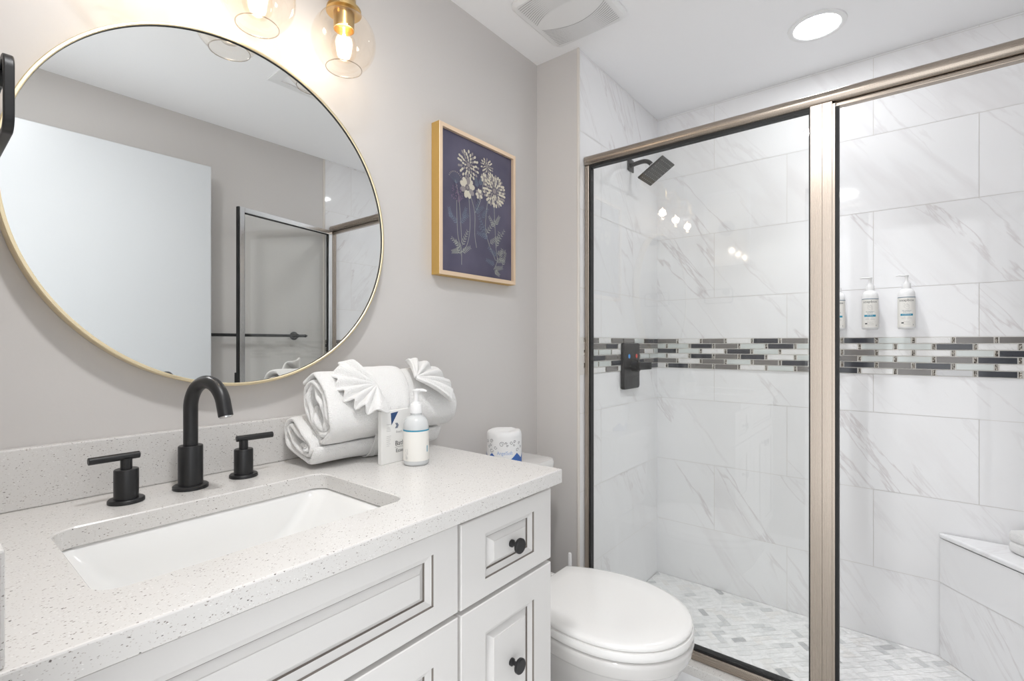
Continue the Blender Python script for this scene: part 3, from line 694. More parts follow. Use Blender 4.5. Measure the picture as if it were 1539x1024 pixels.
def front(name, xa, xb, z_a, z_b, sx=0.060, sz=None, knob=None):
    sz = sz or sx
    bm = B(); y0 = YF; dz = 0.020
    def R4(y, dx, dz_): return [(xa + dx, y, z_a + dz_), (xb - dx, y, z_a + dz_), (xb - dx, y, z_b - dz_), (xa + dx, y, z_b - dz_)]
    seq = [(y0 + dz, 0, 0), (y0 + 0.0015, 0, 0), (y0, 0.0015, 0.0015), (y0, sx, sz), (y0 + 0.004, sx + 0.001, sz + 0.001), (y0 + 0.005, sx + 0.002, sz + 0.002), (y0 + 0.0085, sx + 0.0125, sz + 0.0115), (y0 + 0.011, sx + 0.013, sz + 0.012), (y0 + 0.011, sx + 0.0145, sz + 0.0135),
           (y0 + 0.0035, sx + 0.0275, sz + 0.0235), (y0 + 0.0020, sx + 0.028, sz + 0.024)]
    mis = [0, 0, 0, 1, 0, 0, 1, 1, 0, 0]
    V = [[bm.verts.new(p) for p in R4(*s)] for s in seq]
    for i, (a, b) in enumerate(zip(V, V[1:])):
        for k in range(4):
            bm.faces.new((a[k], a[(k + 1) % 4], b[(k + 1) % 4], b[k])).material_index = mis[i]
    bm.faces.new(V[-1]).material_index = 0; bm.faces.new(V[0][::-1])
    o = obj(name, off(bm, vo), [M_cab, M_glaze], t)
    if knob:
        bm = B(); lathe(bm, [(0.0075, 0.0), (0.0075, 0.004), (0.0042, 0.007), (0.0042, 0.016), (0.009, 0.018), (0.0145, 0.019), (0.0150, 0.0205), (0.0150, 0.0245), (0.0135, 0.026), (0, 0.026)], n=28, axis='y')
        bmesh.ops.rotate(bm, verts=bm.verts, cent=(0, 0, 0), matrix=Matrix.Rotation(PI, 3, 'Z'))
        bmesh.ops.translate(bm, verts=bm.verts, vec=(knob[0], YF + 0.0018, knob[1]))
        obj('knob', off(bm, vo), M_black, o, smooth=True, angle=40)
front('drawer', 0.621, 0.9035, 0.670, 0.8235, 0.064, 0.034, (0.765, 0.7455))
front('drawer', 0.621, 0.9035, 0.352, 0.661, 0.064, 0.058, (0.765, 0.508))
front('drawer', 0.621, 0.9035, 0.100, 0.343, 0.064, 0.058, (0.765, 0.222))
front('false_front', 0.052, 0.6135, 0.672, 0.8275, 0.058, 0.034)
front('door', 0.3355, 0.6135, 0.100, 0.663, 0.058, 0.058, (0.365, 0.60))
front('door', 0.052, 0.331, 0.100, 0.663, 0.058, 0.058, (0.30, 0.60))

# ------------------------------------------------------------------ counter, sink
t = thing('countertop', 'white speckled quartz vanity countertop with a rectangular sink cutout', 'countertop', (0.47, 0.87, ZK)); co_ = (0.47, 0.87, ZK)
SX0, SX1, SY0, SY1 = 0.1345, 0.5630, 0.6905, 0.9720
def rr_at(xa, xb, ya, yb, r, n=6): return [((xa + xb) / 2 + x, (ya + yb) / 2 + y) for x, y in rrect(xb - xa, yb - ya, r, n)]
bm = B(); hole = rr_at(SX0, SX1, SY0, SY1, 0.030, 8)
CX0, CX1, CY0, CY1 = 0.037, 0.9095, 0.587, YW - 0.001
outer = []
m = len(hole)
cxm, cym = (SX0 + SX1) / 2, (SY0 + SY1) / 2
corner_ids = {4: (CX1, CY1), 13: (CX0, CY1), 22: (CX0, CY0), 31: (CX1, CY0)}
for i, (x, y) in enumerate(hole):       # project each hole point outwards to the slab edge
    if i in corner_ids: outer.append(corner_ids[i]); continue
    q, k = divmod(i, 9)
    if q == 0: outer.append((CX1, y) if k < 4 else (x, CY1))
    elif q == 1: outer.append((x, CY1) if k < 4 else (CX0, y))
    elif q == 2: outer.append((CX0, y) if k < 4 else (x, CY0))
    else: outer.append((x, CY0) if k < 4 else (CX1, y))
zt, zb_ = ZK, ZK - 0.030; e = 0.0025
def grow(p, d):
    x, y = p; return (x + (d if x == CX0 else -d if x == CX1 else 0), y + (d if y == CY0 else -d if y == CY1 else 0))
loops = [[(x, y, zb_) for x, y in hole], [(x, y, zt - 0.002) for x, y in hole],
         [(cxm + (x - cxm) * 1.008, cym + (y - cym) * 1.012, zt) for x, y in hole],
         [(*grow(p, e), zt) for p in outer], [(*grow(p, e * 0.3), zt - e * 0.3) for p in outer], [(*p, zt - e) for p in outer], [(*p, zb_) for p in outer], [(x, y, zb_) for x, y in hole]]
V = [[bm.verts.new(p) for p in l] for l in loops]
for a, b in zip(V, V[1:]):
    for i in range(m): bm.faces.new((a[i], a[(i + 1) % m], b[(i + 1) % m], b[i]))
bmesh.ops.remove_doubles(bm, verts=bm.verts, dist=1e-6)
bmesh.ops.recalc_face_normals(bm, faces=bm.faces)
obj('slab', off(bm, co_), M_quartz, t)
bm = B(); box(bm, (0.037, 1.137, ZK + 0.0002), (0.9095, YW - 0.001, ZK + 0.1015)); obj('backsplash', off(bm, co_), M_quartz, t, bevel=0.0025)
bm = B(); box(bm, (0.037, 0.592, ZK + 0.0002), (0.0555, 1.1365, ZK + 0.1015)); obj('side_splash', off(bm, co_), M_quartz, t, bevel=0.0025)

t = thing('undermount_sink', 'white rectangular undermount sink basin below the counter cutout', 'sink', (0.349, 0.83, 0.70)); so3 = (0.349, 0.83, 0.70)
bm = B(); zs = ZK - 0.0315; rings = []
for dx, z, r in ((-0.022, zs - 0.012, 0.05), (-0.022, zs, 0.05), (0.000, zs, 0.034), (0.006, zs - 0.01, 0.036), (0.012, zs - 0.05, 0.04), (0.022, zs - 0.095, 0.05), (0.040, zs - 0.118, 0.06), (0.075, zs - 0.128, 0.06), (0.115, zs - 0.133, 0.02)):
    dl = dx + (0.07 * max(0, (zs - z) / 0.13) if dx > 0.005 else 0) * 0.9
    rings.append([(x, y, z) for x, y in rr_at(SX0 - 0.004 + dl, SX1 + 0.004 - dl * 1.25, SY0 - 0.004 + dx * 0.9, SY1 + 0.004 - dx * 0.9, min(r, 0.5 * (SY1 - SY0 - 2 * dx * 0.9) - 0.001), 8)])
loft(bm, rings, 0, False, True)
rings2 = [rings[0], [(cxm + (x - cxm) * 1.0, cym + (y - cym) * 1.0, zs - 0.10) for x, y, z in rings[1]], [(cxm + (x - cxm) * 0.8, cym + (y - cym) * 0.8, zs - 0.145) for x, y, z in rings[1]]]
loft(bm, rings2, 0, False, True); bmesh.ops.remove_doubles(bm, verts=bm.verts, dist=1e-6)
obj('basin', off(bm, so3), M_basin, t, smooth=True, angle=50)
bm = B(); lathe(bm, [(0.022, zs - 0.1325), (0.022, zs - 0.130), (0.016, zs - 0.1290), (0.0, zs - 0.1285)], (0.345, 0.86, 0), 28); obj('drain', off(bm, so3), M_black, t, smooth=True, angle=40)

# ------------------------------------------------------------------ faucet
FY = 1.063
t = thing('faucet', 'matte black widespread faucet with gooseneck spout and two lever handles', 'faucet', (0.3465, FY, ZK)); 
bm = B(); lathe(bm, [(0.0295, 0.0005), (0.0295, 0.006), (0.0275, 0.0075), (0.0205, 0.0078), (0.0205, 0.080), (0.0195, 0.0815), (0.0125, 0.0815)], n=40)
fw_ = Vector((0.20, -1, 0)).normalized()
pts = [Vector((0, 0, 0.0815)), Vector((0, 0, 0.115)), Vector((0, 0, 0.145))]
rad = 0.052
for i in range(1, 22):
    a = PI * i / 21 * 0.93; pts.append(Vector((0, 0, 0.152)) + fw_ * (rad - rad * math.cos(a)) + Vector((0, 0, rad * math.sin(a))))
pts.append(pts[-1] + (pts[-1] - pts[-2]).normalized() * 0.020)
tube(bm, pts, 0.0122, 24)
sp = obj('spout', bm, M_black, t, smooth=True, angle=40)
dn = (pts[-1] - pts[-2]).normalized()
bm = B(); tube(bm, [pts[-1] + dn * 0.0002, pts[-1] + dn * 0.003], [0.0098, 0.0098], 20); obj('aerator', bm, M_silver, sp, smooth=True, angle=40)
for hx_, hy_, nm in ((-0.1005, -0.006, 'h'), (0.0985, 0.006, 'h')):
    bm = B(); lathe(bm, [(0.0265, 0.0005), (0.0265, 0.005), (0.025, 0.0068), (0.0178, 0.007), (0.0178, 0.056), (0.0168, 0.0575), (0.0085, 0.0578), (0.0085, 0.076), (0, 0.076)], (hx_, hy_, 0), 36)
    h = obj('handle', bm, M_black, t, smooth=True, angle=40)
    bm = B(); s = -1 if hx_ < 0 else 1
    tube(bm, [(hx_ - s * (0.019 if s < 0 else 0.014), hy_, 0.0795), (hx_ + s * (0.052 if s < 0 else 0.058), hy_ - 0.004, 0.0795)], 0.0062, 20); obj('lever', bm, M_black, h, smooth=True, angle=40, bevel=0.0008)

# ------------------------------------------------------------------ rolled towels
from mathutils import noise
def sheet_roll(name, path, xa, xb, th, label, seed, nx=26, ends=0.006, parent=None):
    # a folded sheet: the path is its section in Y-Z, swept along X, with its real thickness at both ends
    P = [Vector((0, y, z)) for y, z in path]; n = len(P); secs = []
    for i in range(n):
        d = (P[min(i + 1, n - 1)] - P[max(i - 1, 0)]).normalized(); nn = Vector((0, -d.z, d.y)); secs.append((P[i], nn))
    bm = B(); cols = []
    for j in range(nx + 1):
        f = j / nx; row = []
        order = [(i, 1) for i in range(n)] + [(i, -1) for i in reversed(range(n))]
        for i, s in order:
            p, nn = secs[i]; q = p + nn * s * th / 2
            e0 = ends * noise.noise((i * 0.16, seed, 0)) * 2.0; e1 = ends * noise.noise((i * 0.16, seed + 7, 3)) * 2.0
            x = xa + e0 + (xb + e1 - xa - e0) * f
            w_ = 0.0022 * noise.noise((x * 22, q.y * 30, q.z * 30 + seed)) + 0.004 * noise.noise((x * 9, q.y * 9, q.z * 9 + seed))
            k = 1.0
            ed = min(f, 1 - f)
            if ed < 0.04: k = 0.80 + 0.20 * (ed / 0.04)
            q = p + nn * s * th / 2 * k + nn * w_
            row.append(bm.verts.new((x, q.y, q.z)))
        cols.append(row)
    m_ = len(cols[0])
    for a, b in zip(cols, cols[1:]):
        for i in range(m_): bm.faces.new((a[i], a[(i + 1) % m_], b[(i + 1) % m_], b[i]))
    for row in (cols[0], cols[-1]):
        for i in range(n - 1): bm.faces.new((row[i], row[i + 1], row[m_ - 2 - i], row[m_ - 1 - i]))
    bmesh.ops.recalc_face_normals(bm, faces=bm.faces)
    o = obj(name, bm, M_towel, parent, smooth=True, sub=1)
    if label: tag(o, label, 'towel', 'rolled bath towels on the counter')
    return o
def spiral(cy, cz, a, b, tilt, turns, pitch, th0, n=40, wob=0.003, seed=1.0, tail=None):
    o = []; N_ = int(turns * n)
    for i in range(N_ + 1):
        t_ = i / n; sh = pitch * t_
        ang = th0 + 2 * PI * t_
        aa, bb = max(a - sh, 0.012), max(b - sh, 0.0065)
        u = aa * math.copysign(abs(math.cos(ang)) ** 0.8, math.cos(ang)); v = bb * math.copysign(abs(math.sin(ang)) ** 0.8, math.sin(ang))
        k = wob * (0.3 + t_) * noise.noise((u * 28, v * 28, seed + t_))
        u, v = u + k, v + k * 0.7
        o.append((cy + u * math.cos(tilt) - v * math.sin(tilt), cz + u * math.sin(tilt) + v * math.cos(tilt)))
    return o
low = spiral(1.060, 0.9185, 0.071, 0.0385, math.radians(27), 2.3, 0.0150, math.radians(150), seed=3.0)
upp = spiral(1.012, 1.000, 0.081, 0.052, math.radians(57), 2.9, 0.0150, math.radians(-20), seed=9.0, wob=0.006)
mnz = min(z for y, z in low); low = [(y, z + (0.8825 - mnz)) for y, z in low]
sheet_roll('bath_towel', low, 0.555, 0.930, 0.0128, 'white folded bath towel lying at the bottom of the counter towel stack', 2.0)
sheet_roll('bath_towel', upp, 0.572, 0.945, 0.0128, 'thick white bath towel roll lying on top of the folded towel', 5.0)
# the hand towel that ties them: a band around the stack with two pleated fans
t = thing('hand_towel', 'white hand towel tied around the rolled towels with pleated fan ends', 'towel', (0.745, 1.03, 1.07)); ho = (0.745, 1.03, 1.07)
def hull(pts):
    pts = sorted(set(pts)); 
    def half(ps):
        h = []
        for p in ps:
            while len(h) > 1 and (h[-1][0] - h[-2][0]) * (p[1] - h[-2][1]) - (h[-1][1] - h[-2][1]) * (p[0] - h[-2][0]) <= 0: h.pop()
            h.append(p)
        return h
    a = half(pts); b = half(pts[::-1]); return a[:-1] + b[:-1]
H = hull([(round(y, 5), round(z, 5)) for y, z in low + upp])       # counter-clockwise in (Y,Z)
ctr = Vector((1.03, 0.965))
ray = []
for k in range(72):
    a = 2 * PI * k / 72; dv = Vector((math.cos(a), math.sin(a))); best = 0
    for (p, q) in zip(H, H[1:] + H[:1]):
        p, q = Vector(p) - ctr, Vector(q) - ctr; e_ = q - p; den = dv.x * e_.y - dv.y * e_.x
        if abs(den) < 1e-9: continue
        tt = (p.x * e_.y - p.y * e_.x) / den; uu = (p.x * dv.y - p.y * dv.x) / den
        if tt > 0 and -1e-6 <= uu <= 1 + 1e-6: best = max(best, tt)
    ray.append(best)
def waist(a):   # pull the band in between the two rolls at the front
    d_ = (a - math.radians(205) + PI) % (2 * PI) - PI
    return 0.010 * math.exp(-(d_ / 0.28) ** 2)
bm = B(); cols = []; nb = 14
for k in range(72):
    a = 2 * PI * k / 72; up_ = 0.5 + 0.5 * math.sin(a + math.radians(15)); wd = 0.026 + 0.036 * min(1, max(0, up_ * 1.5 - 0.25))
    row = []
    for j in range(nb + 1):
        f = j / nb * 2 - 1; x = 0.742 + f * wd - 0.018 * (1 - up_)
        r = ray[k] + 0.0092 + 0.0018 * math.sin(f * 9 + 2 * math.sin(a)) * (1 - up_) - waist(a) + 0.0015 * noise.noise((x * 40, a * 4, 1)) + 0.0035 * (1 - abs(f) ** 4)
        y, z = ctr.x + r * math.cos(a), ctr.y + r * math.sin(a); z = max(z, ZK + 0.003); y = min(y, 1.134 if z < 0.975 else 1.152)
        row.append(bm.verts.new((x, y, z)))
    cols.append(row)
for k in range(72):
    a, b = cols[k], cols[(k + 1) % 72]
    for j in range(nb): bm.faces.new((a[j], a[j + 1], b[j + 1], b[j]))
obj('band', off(bm, ho), M_towel, t, smooth=True, solid=0.0035, sub=1)
def fan(apex, e1, e2, n, rays, amp, droop, sm=9):
    # rays: (angle, length) fold by fold; even folds stand up, odd folds lie low
    bm = B(); grid = []; nr = 12; M_ = []
    for i in range(len(rays) - 1):
        for k in range(4):
            f = k / 4; a0, l0 = rays[i]; a1, l1 = rays[i + 1]; s = i + f
            M_.append((a0 + (a1 - a0) * f, l0 + (l1 - l0) * f, math.cos(PI * s)))
    M_.append((*rays[-1], math.cos(PI * (len(rays) - 1))))
    for a, l, h_ in M_:
        row = []; a = math.radians(a)
        for j in range(nr + 1):
            r = j / nr; 
            hh = amp * (0.25 + 0.75 * r) * h_ + amp * 1.05
            if j == nr: hh *= 0.95
            p = apex + (math.cos(a) * e1 + math.sin(a) * e2) * l * (0.02 + r * 0.98) + n * (hh + droop * math.sin(PI * r * 0.9) )
            row.append(bm.verts.new(p))
        grid.append(row)
    for a, b in zip(grid, grid[1:]):
        for j in range(nr): bm.faces.new((a[j], a[j + 1], b[j + 1], b[j]))
    return bm
def frame_(n, left):
    n = Vector(n).normalized(); e1 = Vector((-1 if left else 1, 0, 0)); e1 = (e1 - n * e1.dot(n)).normalized(); e2 = n.cross(e1) * (1 if not left else -1)
    if e2.z < 0: e2 = -e2
    return e1, e2, n
e1, e2, n = frame_((-0.20, -0.72, 0.66), True)
A0 = Vector((0.692, 0.960, 1.043))
bm = fan(A0, e1, e2, n, [(70, 0.080), (57, 0.106), (45, 0.094), (32, 0.106), (20, 0.090), (9, 0.098), (-2, 0.082), (-13, 0.092), (-23, 0.076), (-33, 0.088), (-43, 0.074), (-53, 0.086), (-64, 0.078), (-90, 0.078)], 0.0095, 0.007)
obj('fan', off(bm, ho), M_towel, t, smooth=True, solid=0.0055, sub=1)
e1, e2, n = frame_((0.20, -0.62, 0.75), False)
A1 = Vector((0.800, 0.957, 1.052))
bm = fan(A1, e1, e2, n, [(82, 0.060), (70, 0.088), (58, 0.082), (48, 0.116), (37, 0.106), (27, 0.138), (16, 0.120), (6, 0.142), (-4, 0.120), (-14, 0.134), (-25, 0.110), (-38, 0.118), (-52, 0.095)], 0.0110, 0.007)
obj('fan', off(bm, ho), M_towel, t, smooth=True, solid=0.0055, sub=1)

# folded towel on the shower bench
t = None
fd3 = Vector((fd.x, fd.y, 0)); inn = Vector((-fn_.x, -fn_.y, 0))
path = []
Hh, nl, D_ = 0.074, 2, 0.15
bm = B()
org = Vector((2.282, -0.264, 0.4585)) + inn * 0.004
lay_t = Hh / nl
rings = []
prof = []
for k in range(nl):    # section across the stack: rounded folds of four layers
    for i in range(7):
        a = -PI / 2 + PI * i / 6; prof.append((0.008 + -0.008 * math.cos(a) * 1.0, lay_t * (k + 0.5) + lay_t * 0.48 * math.sin(a)))
prof += [(D_, Hh), (D_, 0.0)]
for j in range(9):
    f = j / 8; inset = 0.012 * (1 - math.sin(PI * min(f, 1 - f) * 4 / 2)) if min(f, 1 - f) < 0.25 else 0
    rings.append([org + fd3 * (0.20 * f) + inn * (u + inset * 0.5) + Vector((0, 0, max(v * (1 - inset * 4), 0.0))) for u, v in prof])
loft(bm, rings); bmesh.ops.recalc_face_normals(bm, faces=bm.faces)
tag(obj('folded_towel', bm, M_towel, smooth=True, angle=70, bevel=0.004), 'folded white towel lying on the corner shower bench', 'towel')

# ------------------------------------------------------------------ counter bottle and carton
def cyl_map(r, a0, zc):     # flat (x, y) -> the front of a cylinder of radius r; a0 = facing angle
    return lambda x, y: (r * math.cos(a0 + x / r), r * math.sin(a0 + x / r), zc + y)
def patch(bm, r, aa, ab, z0, z1, mi=0, n=32):
    for i in range(n):
        p, q = aa + (ab - aa) * i / n, aa + (ab - aa) * (i + 1) / n
        quad(bm, [(r * math.cos(p), r * math.sin(p), z0), (r * math.cos(q), r * math.sin(q), z0), (r * math.cos(q), r * math.sin(q), z1), (r * math.cos(p), r * math.sin(p), z1)], mi)
def rect_on(bm, f, x0_, x1_, y0_, y1_, mi, n=6):
    for i in range(n):
        a, b = x0_ + (x1_ - x0_) * i / n, x0_ + (x1_ - x0_) * (i + 1) / n
        quad(bm, [f(a, y0_), f(b, y0_), f(b, y1_), f(a, y1_)], mi)
bx, by = 0.7395, 0.8735
face = math.atan2(-by, -bx)
t = thing('pump_bottle', 'pump lotion bottle with blank cream label and teal line on the counter', 'bottle', (bx, by, ZK + 0.0003))
bm = B(); lathe(bm, [(0.026, 0), (0.0285, 0.003), (0.029, 0.006), (0.029, 0.083), (0.0283, 0.092), (0.0255, 0.101), (0.020, 0.1075), (0.0125, 0.111), (0.0125, 0.116)], n=48); obj('body', bm, M_bottle, t, smooth=True, angle=60)
bm = B(); patch(bm, 0.0292, face - 2.75, face + 2.75, 0.011, 0.077, 0, 64); lb = obj('label', bm, M_label, t, smooth=True)
bm = B(); patch(bm, 0.02935, face - 2.75, face + 2.75, 0.0775, 0.0805, 0, 64); obj('label_stripe', bm, M_teal, lb, smooth=True)
bm = B()
f = cyl_map(0.02945, face, 0)
for k, xx in enumerate((-0.0265, -0.0235, -0.0205)):
    for i in range(9): 
        if random.random() < 0.8: rect_on(bm, f, xx, xx + 0.0008, 0.016 + i * 0.0025, 0.0178 + i * 0.0025, 1, 1)
for k in range(4):
    for i in range(2): rect_on(bm, f, -0.0245 + i * 0.0013, -0.0236 + i * 0.0013, 0.0145 + k * 0.0018, 0.0158 + k * 0.0018, 1, 1)
rect_on(bm, f, 0.028, 0.031, 0.030, 0.044, 0, 2)
obj('label_print', bm, [M_teal, M_inkgrey], lb)
bm = B(); lathe(bm, [(0.0118, 0.112), (0.0118, 0.1165), (0.0135, 0.1168), (0.0135, 0.135), (0.0125, 0.137), (0.0095, 0.1372), (0.0085, 0.1415), (0.0055, 0.142)], n=40); obj('collar', bm, M_plastic, t, smooth=True, angle=40)
bm = B(); lathe(bm, [(0.0052, 0.142), (0.0052, 0.152), (0.0062, 0.160), (0.0085, 0.1665), (0.0100, 0.168), (0.0100, 0.1695), (0, 0.170)], n=32)
tube(bm, [(0, 0, 0.1675), (0.012, -0.009, 0.1682), (0.019, -0.014, 0.1655)], [0.0042, 0.0036, 0.0026], 12); obj('pump', bm, M_plastic, t, smooth=True, angle=40)

c0, c1 = Vector((0.678, 0.920, 0)), Vector((0.7625, 0.9225, 0))      # left and right foot of the carton
dx_ = (c1 - c0).normalized(); wdt = (c1 - c0).length; az = math.atan2(dx_.y, dx_.x)
t = thing('amenity_carton', 'slim white carton printed Bath Essentials with navy corner, behind the bottle', 'carton', (c0.x, c0.y, ZK + 0.0003), az)
hc = 0.121
bm = B(); box(bm, (0, 0, 0), (wdt, 0.012, hc)); obj('box', bm, M_pouch, t, bevel=0.0008)
f = lambda x, y: (x, -0.0004, y)
bm = B()
quad(bm, [f(0.0265, hc - 0.006), f(0.0485, hc - 0.004), f(0.0285, hc - 0.034)][::-1], 0)
for i in range(4):
    y = hc - 0.040 + i * 0.0
for i in range(3):      # logo: nested chevrons forming a diamond
    s = 0.0032 + i * 0.0024; cx_, cy_ = 0.0455, hc - 0.036
    for sg in (1, -1):
        quad(bm, [f(cx_ - 0.004 + s, cy_), f(cx_ - 0.004 + s - 0.0015, cy_), f(cx_ - 0.004 + s - 0.0055, cy_ + sg * 0.0062), f(cx_ - 0.004 + s - 0.004, cy_ + sg * 0.0062)], 0)
put_text(bm, 'Beach', 0.0075, f, (0.0510, hc - 0.0535), 2, 1.05)
put_text(bm, 'Bath', 0.0155, f, (0.0530, hc - 0.0825), 1, 1.0)
rect_on(bm, f, 0.0385, 0.076, hc - 0.0865, hc - 0.0860, 1, 1)
put_text(bm, 'Essentials', 0.0120, f, (0.0630, hc - 0.0985), 1, 0.95)
for yy, ws in ((0.031, 0.013), (0.039, 0.010), (0.0425, 0.011), (0.046, 0.012), (0.058, 0.013), (0.062, 0.011), (0.0665, 0.012), (0.071, 0.009), (0.0755, 0.011), (0.080, 0.008)):
    rect_on(bm, f, 0.0145, 0.0145 + ws, hc - yy - 0.0007, hc - yy, 2, 1)
obj('print', bm, [M_navy, M_ink, M_inkgrey], t)

# ------------------------------------------------------------------ toilet
TX = 1.245
t = thing('toilet', 'white two-piece toilet with closed elongated lid beside the vanity', 'toilet', (TX, 0.72, 0)); to = (TX, 0.72, 0)
def egg(w_, yf_, yb_, z, yc=0.655, back=0.66, n=56, rc=0.0, dome=0.0):
    o = []
    nb_ = n // 4
    for i in range(n):                      # front arc from right to left, then the back
        f = i / n
        if f < 0.5:
            a = PI * f / 0.5; x = w_ * math.cos(a); y = yc - (yc - yf_) * (math.sin(a) ** 0.92)
        elif f < 0.66:
            s = (f - 0.5) / 0.16; x = -w_ * (1 - (1 - back) * s ** 2); y = yc + (yb_ - yc) * s
        elif f < 0.84:
            s = (f - 0.66) / 0.18; x = -w_ * back * (1 - 2 * s); y = yb_
        else:
            s = 1 - (f - 0.84) / 0.16; x = w_ * (1 - (1 - back) * s ** 2); y = yc + (yb_ - yc) * s
        o.append((TX + x, y, z))
    return o
bm = B(); loft(bm, [egg(0.185, 0.425, 0.862, 0.4035), egg(0.187, 0.422, 0.864, 0.407), egg(0.187, 0.422, 0.864, 0.412), egg(0.184, 0.426, 0.863, 0.4165), egg(0.172, 0.442, 0.858, 0.4195), egg(0.12, 0.50, 0.82, 0.4215)]); obj('lid', off(bm, to), M_lid, t, smooth=True, angle=50)
bm = B(); loft(bm, [egg(0.186, 0.424, 0.862, 0.3775), egg(0.190, 0.419, 0.864, 0.381), egg(0.191, 0.417, 0.865, 0.392), egg(0.189, 0.420, 0.864, 0.4005), egg(0.180, 0.432, 0.862, 0.4025)]); obj('seat', off(bm, to), M_lid, t, smooth=True, angle=50)
bm = B()
def e2_(k, z, yb_=0.88, yf0=0.4185, sh=0.0): return egg(0.190 * k, 0.655 - (0.655 - yf0) * k + sh, yb_, z, back=0.72)
loft(bm, [e2_(0.60, 0.0, 0.88, sh=0.06), e2_(0.60, 0.02, 0.88, sh=0.06), e2_(0.56, 0.06, 0.88, sh=0.065), e2_(0.56, 0.13, 0.88, sh=0.05), e2_(0.66, 0.20, sh=0.03), e2_(0.81, 0.27), e2_(0.895, 0.305), e2_(0.935, 0.327), e2_(0.945, 0.330), e2_(0.965, 0.332), e2_(0.978, 0.338), e2_(1.0, 0.362), e2_(1.0, 0.370), e2_(0.97, 0.3745)])
obj('bowl', off(bm, to), M_ceramic, t, smooth=True, angle=60)
for s in (-1, 1):
    bm = B(); lathe(bm, [(0.011, 0.3745), (0.011, 0.398), (0.009, 0.401), (0, 0.4012)], (TX + s * 0.070, 0.878, 0), 20); obj('hinge', off(bm, to), M_lid, t, smooth=True, angle=40)
def rrz(w_, d_, yc, z, r): return [(TX + x, yc + y, z) for x, y in rrect(w_, d_, r, 6)]
bm = B(); loft(bm, [rrz(0.34, 0.150, 1.056, 0.380, 0.03), rrz(0.37, 0.172, 1.055, 0.42, 0.03), rrz(0.385, 0.184, 1.053, 0.708, 0.03)]); box(bm, (TX - 0.13, 0.86, 0.10), (TX + 0.13, 1.10, 0.373)); obj('tank', off(bm, to), M_ceramic, t, smooth=True, angle=45)
bm = B(); loft(bm, [rrz(0.392, 0.190, 1.050, 0.7085, 0.03), rrz(0.402, 0.200, 1.050, 0.715, 0.035), rrz(0.402, 0.200, 1.050, 0.735, 0.035), rrz(0.394, 0.192, 1.050, 0.743, 0.032), rrz(0.37, 0.17, 1.050, 0.7445, 0.03)]); obj('tank_lid', off(bm, to), M_ceramic, t, smooth=True, angle=45)
bm = B(); lathe(bm, [(0.014, 0), (0.014, 0.008), (0.006, 0.010), (0.006, 0.016), (0, 0.016)], (TX - 0.13, 0.9615, 0.66), 20, 'y'); bmesh.ops.rotate(bm, verts=bm.verts, cent=(TX - 0.13, 0.9615, 0.66), matrix=Matrix.Rotation(PI, 3, 'Z')); tube(bm, [(TX - 0.13, 0.944, 0.66), (TX - 0.07, 0.942, 0.654)], 0.006, 12); obj('flush_lever', off(bm, to), M_silver, t, smooth=True, angle=40)

t = thing('toilet_brush', 'white toilet brush in its holder between toilet and shower', 'brush', (1.485, 0.925, 0))
bm = B(); lathe(bm, [(0.045, 0), (0.047, 0.004), (0.042, 0.12), (0.040, 0.125), (0.037, 0.12), (0.037, 0.01), (0, 0.01)], n=32); obj('holder', bm, M_plastic, t, smooth=True, angle=40)
bm = B(); lathe(bm, [(0.0, 0.012), (0.028, 0.02), (0.032, 0.05), (0.028, 0.085), (0.012, 0.10), (0.0065, 0.11), (0.0065, 0.396), (0.005, 0.402), (0, 0.403)], n=20); obj('handle', bm, M_plastic, t, smooth=True, angle=40)

# wrapped toilet roll on the tank
rx_, ry_, rz_ = 1.268, 1.048, 0.7450
t = thing('toilet_paper_roll', 'wrapped toilet paper roll with blue print standing on the tank lid', 'toilet paper', (rx_, ry_, rz_))
RR = 0.0585; Hr = 0.112
bm = B(); n_ = 56; rings = []
for r, z in ((0.048, 0.0), (RR - 0.003, 0.003), (RR, 0.009), (RR, 0.035), (RR, 0.065), (RR, 0.095), (RR - 0.001, 0.105), (RR - 0.006, Hr - 0.001), (RR - 0.014, Hr), (0.034, Hr - 0.005), (0.024, Hr - 0.006), (0.018, Hr - 0.012), (0.006, Hr - 0.014)):
    ring = []
    for i in range(n_):
        a = 2 * PI * i / n_; k = 1 + (0.035 * noise.noise((3 * math.cos(a), 3 * math.sin(a), z * 20)) if z > 0.100 else 0.0)
        ring.append((r * k * math.cos(a), r * k * math.sin(a), z + (0.004 * noise.noise((2 * math.cos(a) + r * 20, 2 * math.sin(a), 4)) if z > 0.100 else 0)))
    rings.append(ring)
loft(bm, rings); wr = obj('wrapper', bm, M_paper, t, smooth=True, angle=60)
fa = math.atan2(-ry_, -rx_); f = cyl_map(RR + 0.0004, fa, 0)
bm = B()
def tri_on(pts, mi, n=6):
    for i in range(n):
        y0_, y1_ = i / n, (i + 1) / n
        (ax, ay), (bx_, by_), (cx_, cy_) = pts
        L0 = (ax + (cx_ - ax) * y0_, ay + (cy_ - ay) * y0_); R0 = (bx_ + (cx_ - bx_) * y0_, by_ + (cy_ - by_) * y0_)
        L1 = (ax + (cx_ - ax) * y1_, ay + (cy_ - ay) * y1_); R1 = (bx_ + (cx_ - bx_) * y1_, by_ + (cy_ - by_) * y1_)
        for j in range(6):
            s0, s1 = j / 6, (j + 1) / 6
            m_ = lambda A_, B_, s: (A_[0] + (B_[0] - A_[0]) * s, A_[1] + (B_[1] - A_[1]) * s)
            quad(bm, [f(*m_(L0, R0, s0)), f(*m_(L0, R0, s1)), f(*m_(L1, R1, s1)), f(*m_(L1, R1, s0))], mi)
for xc in (-0.088, -0.044, 0.046, 0.092): tri_on([(xc - 0.030, 0.018), (xc + 0.030, 0.018), (xc, 0.043)], 0); 
